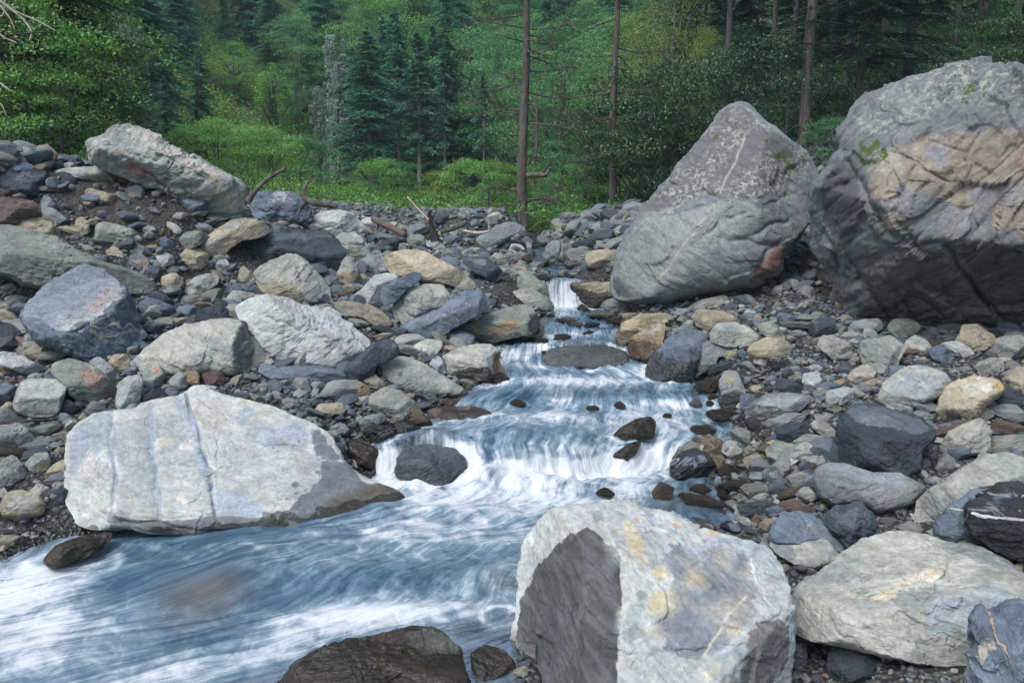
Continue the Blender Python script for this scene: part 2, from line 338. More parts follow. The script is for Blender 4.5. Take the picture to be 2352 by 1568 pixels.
    bx = poly[np.argmax(poly[:, 1]), 0]; bx = .5*bx+.5*cen[0]; sz_ = T*min(1., 1.25*min(hx, hy))*r/FPX/ct_
    if Y is None: Yb = hit(bx, hb); Yb = Yb*(1+sz_*(ks if tilt > 8 else .42))
    C0 = PW(cen[0], cen[1], 1.0); O = np.array([0, 0, H]); d = C0-O; d = d/np.linalg.norm(d)
    rt = np.cross(d, [0, 0, 1]); rt /= np.linalg.norm(rt); up = np.cross(rt, d); ta = R(tilt)
    pn = -d*math.cos(ta)+up*math.sin(ta); B0 = PW(cen[0], hb, Yb) if Y is None else PW(cen[0], cen[1], Y); pk = (B0-O)@pn
    D = pk/(d@pn); C = O+d*D
    Rp = rays(cen[0]+X*r, cen[1]-Yy*r); base = O+Rp*(pk/(Rp@pn))[:, None]; rm = r*D/FPX
    V = base-d*(Z*rm)[:, None]
    # displacement
    loc = (V-C)/rm; q = loc*1.0
    dp = dip if dip is not None else (rg.uniform(-.6, .6), rg.uniform(-.5, .5))
    nrm = up*math.cos(dp[0])*math.cos(dp[1])+rt*math.sin(dp[0])-d*math.sin(dp[1])*.8; nrm /= np.linalg.norm(nrm)
    t1 = np.cross(nrm, d); t1 /= np.linalg.norm(t1); t2 = np.cross(nrm, t1)
    ql = np.stack([q@t1, q@t2, q@nrm], -1)
    nv = loc/np.maximum(np.linalg.norm(loc, axis=1), .2)[:, None]
    off = np.array([seed*7.13 % 97, seed*3.7 % 89, seed*1.9 % 83])
    n1 = fbm(ql*1.6+off, 3)*.05-np.clip(1-np.abs(fbm(ql*np.array([1.5, 1.5, 2.6])+off+40, 4))*3.2, 0, 1)**2*.016; sc = np.array([1.2, 1.2, 7.]); m_ = fbm(ql*sc+off, 4); n2 = -(1-np.abs(m_)*2.2).clip(0, 1)**3*.020+m_*.011
    n3 = fbm(ql*9+off, 3)*.006
    qc = ql*np.array([1, 1, 1.9])+off+.22*np.stack([fbm(ql*1.9+off, 3), fbm(ql*1.9+off+20, 3), fbm(ql*1.9+off+40, 3)], -1)
    nc = (cells(qc*1.15)*.040+cells(qc*2.9+9)*.017+cells(qc*7+19)*.006)*frac
    V = V+nv*((n1*soft+n2+n3+nc)*amp*rm)[:, None]
    ppx = proj(V); front = (Z > -.05)
    for g in grooves:
        line, wpx, dd = g[:3]; wb_ = np.stack([fbm(ql*4+off, 4), fbm(ql*4+off+50, 4)], -1)*min(9, wpx*1.1); la = np.array(line, float); ends = np.minimum(np.hypot(*(ppx-la[0]).T), np.hypot(*(ppx-la[-1]).T))
        wgt = np.exp(-(pldist(ppx+wb_, line)/(wpx*.8))**1.3)*front*(.25+.75*sst(ends, 0, wpx*5))*(.7+.5*np.clip(fbm(ql*3+off+9, 2), -1, 1)); V = V+d*(wgt*dd*rm)[:, None]
    for (bx, by, rx, ry, dd) in bump:
        wgt = np.exp(-((ppx[:, 0]-bx)/rx)**2-((ppx[:, 1]-by)/ry)**2)*front; V = V-d*(wgt*dd*rm)[:, None]
    A = {}
    mk = np.zeros((len(V), 4)); wob = np.stack([fbm(ql*3.2+off, 5), fbm(ql*3.2+off+31, 5)], -1)
    for m in marks:
        pl, rgb, wb = m[:3]; al = m[3] if len(m) > 3 else 1.0
        if m[0] == 'line':
            _, line, rgb, wpx, wb, al = m; wt = np.exp(-(pldist(ppx+wob*wb, line)/wpx)**2)*al
        else:
            acc = 0
            JJ = [(0, 0)]+[(rr_*math.cos(t_), rr_*math.sin(t_)) for rr_, n_ in ((.6, 5), (1.2, 8)) for t_ in np.arange(n_)*6.283/n_]; sp = max(2.0, wb*1.3)
            for jx, jy in JJ: acc = acc+inpoly(ppx+wob*wb*1.3+np.array([jx, jy])*sp, pl)
            wt = acc/len(JJ)*al
        rgb = np.array(rgb, float); rgb = rgb.mean()+(rgb-rgb.mean())*(.75 if rgb[2] > rgb[0] else 1.05); mk[:, :3] = mk[:, :3]*(1-wt[:, None])+rgb*wt[:, None]; mk[:, 3] = np.maximum(mk[:, 3], wt)
    nz = mk[:, 3] > .01; mk[nz, :3] = mk[nz, :3]/np.maximum(mk[nz, 3:4], .01)
    mk[:, :3] = np.clip(mk[:, :3], 0, 1)
    A['mark'] = mk; A['wet'] = wet_of(V, seed, wh)
    A['st'] = np.stack([(V-C)@t1, (V-C)@t2, (V-C)@nrm], -1)+off
    li = np.zeros(len(V))
    if lichen is not None: li = inpoly(ppx+wob*25, lichen).astype(float)
    A['lichen'] = li; mo = np.zeros(len(V))
    for (mx, my, mr) in moss: mo = np.maximum(mo, (np.hypot(ppx[:, 0]-mx, ppx[:, 1]-my)+wob[:, 0]*mr*.8 < mr)*1.)
    A['moss'] = mo
    F = grid_faces(len(ph), nth, True)
    # pole caps
    V = np.concatenate([V, V[:nth].mean(0)[None], V[-nth:].mean(0)[None]]); nV = len(V)
    for k in A: A[k] = np.concatenate([A[k], A[k][:nth].mean(0, keepdims=True), A[k][-nth:].mean(0, keepdims=True)])
    j = np.arange(nth); jn = (j+1) % nth; L = (len(ph)-1)*nth
    F = np.concatenate([F, np.stack([j, jn, np.full(nth, nV-2), np.full(nth, nV-2)], -1), np.stack([L+jn, L+j, np.full(nth, nV-1), np.full(nth, nV-1)], -1)])
    org = np.array([C[0], C[1], V[:, 2].min()])
    me = mesh_quadtri(name, V-org, F, [mat or MAT[pal]], A)
    ob = link(name, me, None, org); tag(ob, label, cat, group); ROCKS.append((cen[0], cen[1], label, r, C, rm, poly)); return ob
def mesh_quadtri(name, V, F, mats, A):
    tri = F[:, 2] == F[:, 3]; q = F[~tri]; t = F[tri][:, :3]
    me = bpy.data.meshes.new(name); V = np.asarray(V, np.float32)
    me.vertices.add(len(V)); me.vertices.foreach_set('co', V.ravel())
    li = np.concatenate([q.ravel(), t.ravel()]).astype(np.int32); me.loops.add(len(li)); me.loops.foreach_set('vertex_index', li)
    ls = np.concatenate([np.arange(len(q))*4, len(q)*4+np.arange(len(t))*3]).astype(np.int32)
    me.polygons.add(len(ls)); me.polygons.foreach_set('loop_start', ls); me.polygons.foreach_set('use_smooth', np.ones(len(ls), bool))
    for m in mats: me.materials.append(m)
    for an, arr in A.items():
        arr = np.asarray(arr, np.float32)
        if arr.ndim == 1: me.attributes.new(an, 'FLOAT', 'POINT').data.foreach_set('value', arr)
        elif arr.shape[1] == 3: me.attributes.new(an, 'FLOAT_VECTOR', 'POINT').data.foreach_set('vector', arr.ravel())
        else: me.attributes.new(an, 'FLOAT_COLOR', 'POINT').data.foreach_set('color', arr.ravel())
    me.update(calc_edges=True); me.validate(); return me
# ================================================================== BOULDERS
BLU = (.15, .185, .235); BGR = (.24, .28, .32)
# --- right bank giants
rock('tall pointed lichen-covered boulder leaning on the right bank below the dark forest', o('G', (130,1330),(150,1200),(190,1080),(240,1030),(340,880),(480,720),(560,620),(640,530),(700,495),(770,510),(850,580),(950,660),(1040,730),(1090,830),(1095,900),(1080,1010),(1000,1120),(940,1180),(900,1280),(780,1330),(640,1345),(480,1380),(380,1400),(230,1390),(150,1380)),
     'grey', T=.75, nf=0, fac=[(-.25,.35,.9,.8),(.55,.1,.8,.82),(-.5,-.1,.9,.85)], seed=5, tilt=14, mat=SMOOTH_GREY, soft=.35, frac=.9, amp=.42, dip=(.6,.2), res=1.0, wh=.12,
     lichen=o('G', (240,1040),(340,880),(480,720),(560,620),(640,530),(700,495),(770,510),(850,580),(950,660),(1040,730),(1000,860),(900,930),(600,915),(400,970)),
     moss=[(1798,365,19),(1645,315,8),(1808,388,16),(1803,445,8),(1760,325,5)],
     grooves=[(o('G',(180,1060),(400,965),(600,925),(900,938),(1000,900)),5,.012),(o('G',(640,1130),(760,1130),(940,1150)),7,.05),(o('G',(470,985),(600,970)),6,.04),(o('G',(740,1130),(860,1060),(1000,1010)),7,.04),(o('G',(780,1300),(860,1170),(960,1110)),8,.05),(o('G',(215,1180),(250,1190)),6,.04),(o('G',(520,1110),(700,1020),(760,980)),8,.03)],
     bump=[(1500,610,110,90,.03)],
     marks=[(o('G',(190,1080),(240,1035),(600,935),(900,950),(760,1080),(560,1180),(420,1330),(230,1390),(150,1370),(135,1300)),(.27,.28,.255),10,.7),
            (o('G',(240,1030),(480,720),(640,530),(700,495),(950,660),(1040,740),(900,930),(600,915),(420,965)),(.13,.125,.125),8,.8),
            (o('G',(780,1310),(840,1200),(940,1140),(930,1200),(880,1290)),(.25,.15,.12),5,.8),
            ('line',o('G',(760,620),(700,760),(620,920)),(.45,.42,.38),2.2,4,.7),('line',o('G',(600,960),(440,1180),(330,1330)),(.38,.3,.22),2.,4,.7),
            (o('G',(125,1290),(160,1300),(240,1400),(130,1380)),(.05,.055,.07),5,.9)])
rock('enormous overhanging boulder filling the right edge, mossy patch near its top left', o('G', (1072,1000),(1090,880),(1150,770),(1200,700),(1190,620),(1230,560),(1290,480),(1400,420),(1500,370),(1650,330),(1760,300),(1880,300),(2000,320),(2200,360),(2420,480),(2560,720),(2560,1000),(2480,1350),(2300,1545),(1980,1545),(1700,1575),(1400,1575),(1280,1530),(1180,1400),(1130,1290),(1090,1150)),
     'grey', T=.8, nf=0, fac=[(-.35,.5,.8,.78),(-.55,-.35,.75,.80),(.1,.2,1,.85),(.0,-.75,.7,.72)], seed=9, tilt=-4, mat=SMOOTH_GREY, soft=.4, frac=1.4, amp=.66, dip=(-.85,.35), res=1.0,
     lichen=o('G', (1230,560),(1290,480),(1400,420),(1650,330),(1880,300),(2100,320),(2500,600),(2200,560),(1900,600),(1600,640),(1300,640)),
     moss=[(2003,350,26),(1985,335,14),(2228,210,13),(2216,232,8),(2263,220,6)],
     grooves=[(o('G',(1200,690),(1260,800),(1330,950),(1420,1080),(1560,1150),(1680,1130)),9,.08),(o('G',(1680,1130),(1790,1290),(1900,1430),(1980,1540)),8,.09),(o('G',(1360,1050),(1400,1250),(1500,1440),(1570,1570)),9,.05),
              (o('G',(1240,1180),(1300,1320),(1420,1480),(1480,1560)),9,.08),(o('G',(1290,1300),(1450,1330),(1600,1420),(1720,1540)),6,.035),(o('G',(1140,900),(1240,860),(1280,820)),12,.09),(o('G',(1720,970),(1800,1000),(1830,1060)),6,.03),(o('G',(1640,660),(1720,690),(1780,712)),4,.025),(o('G',(1700,610),(1790,660)),3,.02),
              (o('G',(1820,1320),(1960,1190),(2060,1150)),4,.03),(o('G',(1100,1040),(1180,1150),(1190,1300)),8,.06),(o('G',(1400,700),(1560,760),(1500,860)),8,.04),(o('G',(1600,1350),(1700,1380),(1650,1290)),9,.05),(o('G',(1560,790),(1700,850)),6,.03)],
     bump=[(1960,560,60,60,.06),(2150,620,150,110,.08),(2040,450,60,80,.05)],
     marks=[(o('G',(1270,780),(1330,700),(1500,640),(1900,600),(2300,640),(2500,900),(2400,1100),(2050,1130),(1850,1130),(1700,970),(1500,930),(1430,1040),(1330,900)),(.27,.225,.175),30,.7),(o('G',(1560,840),(1750,760),(2100,840),(2300,960),(2050,1040),(1750,920)),(.29,.235,.175),30,.5),(o('G',(1330,780),(1450,840),(1500,1000),(1400,1000)),(.27,.20,.155),18,.6),
            *blobs(7,'G',(1300,640,2100,1100),30,[(.27,.225,.175),(.16,.172,.19),(.19,.18,.168),(.25,.175,.13),(.29,.265,.225),(.13,.13,.135)],25,90,10,.7),(o('G',(1600,700),(1690,690),(1680,780),(1590,760)),BLU,6,.7),(o('G',(1780,900),(1850,870),(1920,920),(1880,985),(1800,970)),(.17,.185,.21),6,.85),(o('G',(1440,950),(1640,960),(1830,1080),(1700,1120),(1500,1080)),(.17,.18,.195),10,.7),(o('G',(1940,850),(2060,860),(2060,920),(1950,910)),(.2,.21,.23),6,.6),
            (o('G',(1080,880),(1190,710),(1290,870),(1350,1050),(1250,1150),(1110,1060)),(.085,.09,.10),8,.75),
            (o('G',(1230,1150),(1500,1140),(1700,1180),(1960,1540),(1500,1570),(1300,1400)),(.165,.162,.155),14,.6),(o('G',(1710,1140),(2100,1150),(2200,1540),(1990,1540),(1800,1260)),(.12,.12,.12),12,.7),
            (o('G',(1130,1290),(1180,1310),(1200,1400),(1240,1480),(1170,1400)),(.25,.15,.12),6,.8),('line',o('G',(1900,1440),(1960,1530)),(.4,.36,.3),3,4,.7),('line',o('G',(1560,1330),(1720,1440),(1800,1560)),(.30,.27,.22),4,5,.7)])
# --- left bank giants
rock('largest pale layered boulder tilting down towards the driftwood, top left', o('A', (535,250),(550,225),(640,200),(720,145),(800,122),(860,125),(920,160),(1100,255),(1300,370),(1440,440),(1540,510),(1560,560),(1556,680),(1480,730),(1360,720),(1250,640),(1050,600),(960,520),(850,490),(700,430),(560,390),(535,320)),
     'pale', T=.8, nf=0, fac=[(.15,.75,.75,.62),(-.2,-.5,.8,.72),(.0,.1,1,.9)], seed=11, frac=1.5, tilt=-8, amp=1.0, dip=(-.5,.45), res=1.15,
     grooves=[(o('A',(640,205),(720,290),(860,390),(950,440),(1060,540),(1200,510)),5,.09),(o('A',(750,280),(900,330),(1080,380),(1200,410)),5,.08),(o('A',(1090,500),(1200,520),(1290,480),(1190,410)),6,.10),(o('A',(560,240),(620,300),(760,400),(850,480)),5,.05),(o('A',(900,250),(1000,330),(1150,360)),5,.05),(o('A',(1210,400),(1300,460),(1380,560)),5,.05)],
     marks=[(o('A',(770,345),(830,340),(920,400),(970,470),(900,470),(790,410)),(.30,.20,.15),6,.85),(o('A',(700,200),(860,125),(1100,255),(1300,370),(1540,510),(1400,500),(1200,400),(1000,290),(850,180)),(.42,.385,.33),8,.75),
            ('line',o('A',(720,280),(760,310)),(.3,.2,.12),5,5,.8),(o('A',(1270,430),(1330,440),(1400,550),(1370,560)),(.36,.27,.16),6,.7)])
rock('blue-grey rounded banded boulder beside the driftwood branch, upper left of centre', o('A', (1560,600),(1600,555),(1700,540),(1800,545),(1900,590),(1950,640),(1940,700),(1900,740),(1760,760),(1620,745),(1555,700)), 'blue', T=.8, nf=2, seed=14, dip=(-.15,.2), amp=1.3, marks=[(o('A',(1600,560),(1800,545),(1900,600),(1700,620)),(.33,.34,.34),8,.6)])
rock('charcoal flat-topped boulder jutting out over two pale rocks, left bank', o('A', (1438,950),(1450,880),(1520,820),(1700,800),(1850,785),(2050,795),(2120,840),(2170,915),(2150,990),(2080,1070),(1950,1060),(1800,1000),(1560,1030),(1480,1010)), 'dark', T=.75, nf=1, fac=[(.05,.8,.6,.55),(-.7,-.1,.7,.72),(.25,-.3,.9,.8)], seed=17, tilt=6, amp=.9,
     marks=[(o('A',(1520,820),(1850,785),(2050,795),(2100,840),(1800,850),(1560,860)),(.125,.145,.18),6,.8)], grooves=[(o('A',(1450,880),(1560,870),(1700,880),(1860,850),(2050,870)),4,.05)])
rock('smooth pale domed boulder tucked below the charcoal flat-topped boulder', o('A', (1575,1050),(1660,985),(1800,930),(1850,930),(1900,960),(2000,1060),(2070,1160),(2060,1230),(1950,1240),(1700,1190),(1600,1110)), 'pale', T=.8, nf=2, seed=20, amp=.8)
rock('creamy low rock in front of the smooth pale domed boulder', o('A', (1590,1090),(1700,1060),(1800,1070),(1900,1120),(2020,1210),(2020,1260),(1880,1260),(1640,1190)), 'tan', T=.8, nf=2, seed=23, amp=1)
rock('large pale triangular boulder with layered flanks right of the striped grey boulder', o('A',(1455,1270),(1560,1215),(1680,1175),(1750,1190),(1900,1235),(2040,1270),(2200,1370),(2350,1490))+o('B',(2330,180),(2260,260),(2100,345),(1880,310),(1720,285),(1600,160)), 'white', T=.7, nf=0,
     fac=[(.45,.75,.6,.60),(-.15,-.2,1,.75),(-.6,.3,.8,.8)], seed=26, tilt=22, amp=1.0, dip=(-.45,.5), res=1.2, grooves=[(o('A',(1560,1290),(1700,1330),(1850,1400),(1950,1370),(2050,1450),(2180,1530)),5,.07),(o('A',(1750,1200),(1860,1290),(1960,1370)),3,.03),(o('A',(1560,1400),(1750,1440),(1900,1520)),5,.06)],
     marks=[(o('A',(1840,1240),(2040,1270),(2350,1490),(2200,1480),(1950,1360)),(.42,.44,.43),5,.8)])
rock('rounded grey striped boulder above the big grooved slab', o('B', (820,300),(870,240),(1000,140),(1150,60),(1300,35),(1530,30),(1570,60),(1650,130),(1685,190),(1670,280),(1600,350),(1450,390),(1300,370),(1180,380),(1050,380),(900,355),(825,330)), 'pale', T=.75, nf=0, fac=[(.85,.0,.6,.66),(-.2,.65,.8,.66),(-.3,-.3,.9,.85)], seed=29, tilt=24, amp=.8, dip=(.45,.2), res=1.2,
     marks=[(o('B',(1460,100),(1530,40),(1640,130),(1690,200),(1650,320),(1440,380),(1450,220)),(.17,.175,.165),4,.65)], grooves=[(o('B',(1150,70),(1250,110),(1380,170)),4,.03),(o('B',(1540,80),(1580,200),(1560,330)),3,.02)])
rock('big blue-faced angular block with rusty veins at the left', o('A', (145,1260),(280,1130),(420,1040),(530,985),(660,1020),(760,1130),(840,1250),(900,1400),(960,1450))+o('B',(940,130),(830,230),(720,270),(560,300),(420,240),(330,200),(230,170),(160,60)), 'blue', T=.75, nf=0,
     fac=[(-.22,.62,.75,.42),(.25,-.35,.9,.70),(.7,-.05,.7,.75)], seed=32, tilt=24, amp=.7, dip=(.5,-.6), res=1.3,
     marks=[(o('A',(145,1260),(280,1130),(530,985),(660,1020),(760,1130),(780,1190),(600,1330),(370,1420),(150,1310)),(.225,.262,.31),6,.85),(o('A',(400,1330),(520,1330),(720,1150),(780,1190),(600,1330),(450,1410),(370,1420)),(.42,.40,.35),14,.8),(o('A',(520,1290),(640,1200),(740,1180),(620,1290)),(.36,.24,.20),10,.7),
            ('line',o('A',(600,1380),(700,1370),(860,1400)),(.4,.38,.28),4,14,.7),('line',o('B',(560,50),(640,160),(820,120),(930,100)),(.38,.36,.27),5,16,.7)], grooves=[(o('A',(145,1310),(260,1380),(370,1430),(480,1420),(600,1345),(790,1230)),5,.05)])
rock('long grey-green slab slanting in from the left edge behind the blue-faced block', o('A', (-90,745),(0,755),(60,750),(200,790),(380,850),(500,910),(640,980),(800,1020),(960,1090),(975,1140),(940,1190),(860,1230),(780,1160),(650,1150),(500,1120),(350,1100),(270,1150),(140,1120),(50,1070),(-90,1050)), 'green', T=.9, nf=0, fac=[(.1,.8,.6,.62),(.0,-.2,1,.8),(.4,.1,.9,.9)], seed=35, tilt=16, amp=.7, dip=(.2,.3), res=1.1)
rock('dark slate-blue boulder at the upper left edge, top of its pile', o('A', (-60,440),(0,430),(100,405),(200,400),(280,410),(297,440),(302,540),(240,585),(100,580),(-60,570)), 'dark', T=.9, nf=1, fac=[(0,.85,.5,.55)], seed=38, amp=1.1, dip=(.1,.1), marks=[(o('A',(-40,520),(100,530),(240,580),(0,580)),(.15,.10,.08),8,.7),(o('A',(-40,440),(280,410),(290,460),(100,500)),(.12,.14,.165),8,.6)])
rock('rusty brown block under the dark slate-blue boulder at the left edge', o('A', (-60,590),(100,580),(200,600),(280,660),(250,700),(100,740),(-60,760)), 'rust', T=.9, nf=2, seed=41, dip=(0,.2))
rock('purple-grey leaf-shaped stone leaning right of the rusty brown block', o('A', (250,620),(270,570),(295,560),(350,620),(362,690),(310,705),(260,665)), 'grey', T=.7, nf=2, seed=44)
rock('smooth flat pale stone left of the largest layered boulder', o('A', (300,420),(400,400),(560,388),(660,395),(710,425),(690,470),(600,482),(480,465),(330,450)), 'pale', T=.9, nf=2, seed=47, amp=.8)
rock('slate shard lying in front of the smooth flat pale stone', o('A', (352,432),(400,420),(440,430),(495,482),(480,498),(380,490)), 'dark', T=.9, nf=2, seed=50)
rock('round pale stone on the skyline behind the dark slate-blue boulder', o('A', (40,410),(90,375),(160,358),(205,375),(215,410),(120,425)), 'blue', T=.9, nf=1, seed=51)
rock('small creamy lump behind the smooth flat pale stone', o('A', (385,400),(400,370),(440,357),(475,375),(465,400),(420,412)), 'white', T=.9, nf=2, seed=52)
rock('tan plate-like stone stuck in the dark earth bank', o('A', (510,530),(560,520),(700,560),(757,590),(740,622),(640,624),(560,585)), 'tan', T=.9, nf=2, seed=53)
rock('blue-white block in front of the largest layered boulder', o('A', (1095,640),(1110,570),(1180,555),(1270,575),(1305,620),(1290,680),(1220,705),(1160,690)), 'blue', T=.9, nf=3, seed=56, marks=[(o('A',(1110,570),(1270,575),(1290,640),(1160,640)),(.34,.37,.40),8,.7)])
rock('greenish slab-shaped boulder below the dark earth bank', o('A', (578,850),(600,750),(650,728),(760,755),(900,810),(960,850),(967,895),(800,890),(640,870)), 'green', T=.9, nf=2, seed=59)
rock('wide tan-grey boulder between the blue-grey banded boulder and the left scree', o('A', (1220,890),(1300,820),(1450,720),(1530,700),(1640,730),(1710,780),(1650,830),(1520,850),(1440,900),(1400,950),(1300,945)), 'tan', T=.8, nf=2, seed=62, amp=.7, marks=[(o('A',(1220,890),(1450,720),(1640,730),(1450,800),(1350,900)),(.36,.35,.31),8,.6)])
rock('mottled green oval boulder left of the wide tan-grey boulder', o('A', (1110,850),(1150,800),(1240,785),(1310,810),(1285,860),(1220,900),(1140,908)), 'green', T=.9, nf=2, seed=65)
rock('flat-topped grey rock above the mottled green oval boulder', o('A', (1120,760),(1170,735),(1300,745),(1347,780),(1310,808),(1180,800)), 'grey', T=.9, nf=2, seed=68)
rock('smooth slate-blue wedge right of the greenish slab-shaped boulder', o('A', (945,830),(990,800),(1080,850),(1132,900),(1110,932),(1000,920)), 'blue', T=.8, nf=2, seed=71, amp=.5)
rock('yellowish egg-shaped rock resting on dark rubble, left bank', o('A', (1105,950),(1160,905),(1240,895),(1312,940),(1290,1012),(1230,1037),(1140,1005)), 'tan', T=.9, nf=2, seed=74)
rock('pale banded rock above the slate-blue wedge', o('A', (985,720),(1020,708),(1100,750),(1155,790),(1120,818),(1000,775)), 'pale', T=.9, nf=2, seed=77)
rock('tan hump-shaped boulder near the left edge above the long grey-green slab', o('A', (40,745),(160,700),(230,690),(310,720),(380,800),(388,865),(300,865),(150,820)), 'tan', T=.9, nf=2, seed=80)
rock('pale upright stone with rounded top below the dark earth bank', o('A', (465,770),(480,710),(520,702),(560,750),(562,810),(500,815)), 'tan', T=.9, nf=2, seed=83)
rock('flat blue slab stone poking out right of the blue-faced block', o('A', (850,1260),(920,1200),(1040,1235),(1100,1270),(1097,1320),(1000,1338),(900,1310)), 'blue', T=.9, nf=2, seed=86)
rock('flat blue-grey plate right of the flat blue slab stone', o('A', (1095,1300),(1110,1260),(1200,1250),(1257,1275),(1200,1335),(1110,1338)), 'blue', T=.9, nf=2, seed=89)
rock('dark slate plank above the flat blue slab stone', o('A', (915,1185),(960,1160),(1040,1190),(1105,1245),(1060,1250),(960,1215)), 'dark', T=.9, nf=2, seed=90)
rock('grey-blue brick-like stone under the charcoal boulder overhang', o('A', (1402,1165),(1420,1120),(1560,1115),(1640,1140),(1662,1180),(1560,1190),(1430,1178)), 'blue', T=.9, nf=3, seed=92)
rock('pale angular stone just under the grey-blue brick-like stone', o('A', (1445,1190),(1470,1160),(1622,1185),(1560,1242),(1480,1245)), 'pale', T=.9, nf=3, seed=95)
rock('tan stone wedged at the left foot of the smooth pale domed boulder', o('A', (1485,1070),(1510,1000),(1560,1035),(1602,1080),(1565,1115),(1505,1112)), 'tan', T=.9, nf=3, seed=98)
rock('pale egg-shaped cobble left of the charcoal boulder', o('A', (1345,1010),(1360,970),(1410,965),(1455,1020),(1442,1062),(1370,1068)), 'white', T=.9, nf=2, seed=101)
rock('rust-stained grey stone left of the yellowish egg-shaped rock', o('A', (800,970),(825,935),(880,932),(925,960),(940,1030),(885,1052),(812,1005)), 'grey', T=.9, nf=3, seed=104, marks=[(o('A',(850,960),(900,950),(925,1020),(870,1030)),(.33,.16,.08),6,.8)])
rock('tan two-lobed stone left of the rust-stained grey stone', o('A', (648,935),(700,885),(750,895),(795,930),(797,975),(740,975)), 'tan', T=.9, nf=3, seed=107)
rock('pale rounded boulder right behind the charcoal flat-topped boulder', o('C', (-40,420),(60,335),(150,330),(220,380),(275,480),(262,535),(170,560),(60,540)), 'pale', T=.85, nf=2, seed=110)
rock('light grey smooth rock behind the pale rounded boulder, on the bank crest', o('P', (716,500),(735,486),(780,482),(812,492),(842,520),(825,540),(760,542),(722,528)), 'white', T=.9, nf=2, seed=113)
rock('square tan-footed rock between the charcoal boulder and the broad cream boulder', o('C', (15,640),(60,540),(100,495),(170,580),(212,690),(202,722),(30,735)), 'pale', T=.9, nf=3, seed=116, marks=[(o('C',(30,640),(170,610),(205,710),(40,730)),(.34,.25,.15),7,.8)])
rock('grey wedge left of the broad cream boulder', o('C', (180,560),(270,480),(330,520),(415,580),(420,640),(280,640)), 'grey', T=.8, nf=2, seed=117, marks=[(o('C',(310,540),(410,570),(415,640),(330,640)),(.30,.34,.38),6,.7)])
# --- centre
rock('broad smooth cream boulder in the middle distance left of the chute', o('C', (362,520),(450,475),(560,455),(680,470),(780,530),(900,590),(1000,650),(1075,720),(1055,765),(900,735),(700,705),(560,665),(420,640),(375,580)), 'tan', T=.75, nf=1, fac=[(.1,.8,.6,.66)], seed=119, tilt=20, amp=.5, dip=(-.3,.2), res=1.2)
rock('dark slate slab leaning against the broad cream boulder', o('C', (945,530),(1000,512),(1140,510),(1200,560),(1285,640),(1210,712),(1100,665),(1000,600)), 'dark', T=.75, nf=1, fac=[(.1,.7,.7,.5)], seed=122, amp=.7, marks=[(o('C',(945,530),(1140,510),(1200,560),(1100,600)),(.14,.155,.19),7,.6)])
rock('olive-grey ribbed boulder immediately left of the white chute', o('C', (1135,810),(1200,705),(1300,640),(1420,615),(1530,640),(1592,700),(1617,800),(1560,840),(1400,820),(1250,830)), 'green', T=.8, nf=1, seed=125, dip=(.4,.3), amp=1)
rock('long pale boulder lying at the foot of the olive-grey ribbed boulder', o('C', (1148,860),(1280,790),(1400,755),(1500,755),(1600,820),(1655,890),(1640,935),(1500,905),(1350,890),(1200,900)), 'pale', T=.9, nf=1, seed=128, dip=(-.2,.1))
rock('brown-sided boulder with an ochre patch beside the upper rapids', o('C', (905,1130),(1000,1020),(1100,960),(1280,900),(1400,870),(1480,890),(1540,980),(1588,1080),(1560,1120),(1440,1110),(1300,1130),(1150,1160),(1000,1150)), 'green', T=.8, nf=0, fac=[(.0,.8,.6,.6),(-.1,-.45,.85,.65),(.8,0,.6,.75)], seed=131, tilt=20, amp=.6, dip=(.3,.1), wh=.12, res=1.2,
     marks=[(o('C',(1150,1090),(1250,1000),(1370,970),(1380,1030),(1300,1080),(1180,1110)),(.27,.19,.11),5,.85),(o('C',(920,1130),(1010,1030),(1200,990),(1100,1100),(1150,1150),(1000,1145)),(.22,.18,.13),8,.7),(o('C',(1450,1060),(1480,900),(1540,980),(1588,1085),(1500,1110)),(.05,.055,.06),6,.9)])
rock('long blue-grey squared slab tilted up to the right in the middle', o('C', (440,1075),(600,960),(800,860),(900,800),(980,765),(1070,765),(1130,800),(1172,880),(1085,955),(900,1045),(760,1132),(640,1115),(500,1095)), 'blue', T=.8, nf=0, fac=[(-.25,.75,.65,.48),(.15,-.3,.95,.70),(.85,.2,.5,.85)], seed=134, tilt=18, amp=.6, dip=(.5,.1), res=1.3,
     grooves=[(o('C',(730,960),(770,1020),(760,1110)),4,.03),(o('C',(600,1000),(740,985),(900,900),(1000,880)),4,.04)], marks=[(o('C',(440,1075),(600,960),(900,800),(980,765),(1000,850),(760,950),(620,1020)),(.19,.235,.30),5,.7),('line',o('C',(640,1080),(700,990),(850,960),(1000,860),(1140,850)),(.3,.32,.33),2.,12,.7)])
rock('rounded grey boulder behind the long blue-grey squared slab', o('C', (425,890),(480,800),(580,740),(720,715),(820,730),(882,800),(820,880),(700,940),(500,1035),(440,990)), 'pale', T=.8, nf=1, seed=137, amp=.9, dip=(.3,.2))
rock('cigar-shaped blue-grey stone propped on the white slab, middle left', o('C', (338,830),(350,750),(450,690),(560,640),(640,620),(667,650),(620,712),(520,785),(440,862),(370,868)), 'blue', T=.8, nf=2, seed=140, Y=9.25, dip=(.6,.1))
rock('whitish slab beneath the cigar-shaped blue-grey stone', o('C', (98,830),(200,760),(300,650),(400,630),(500,660),(460,720),(400,800),(360,850),(300,885),(150,860)), 'white', T=.7, nf=1, seed=143, amp=.5)
rock('cream and tan boulder left of the rounded grey boulder', o('C', (-20,850),(100,845),(250,875),(360,920),(432,990),(432,1045),(330,1050),(200,980),(0,930)), 'tan', T=.9, nf=2, seed=146)
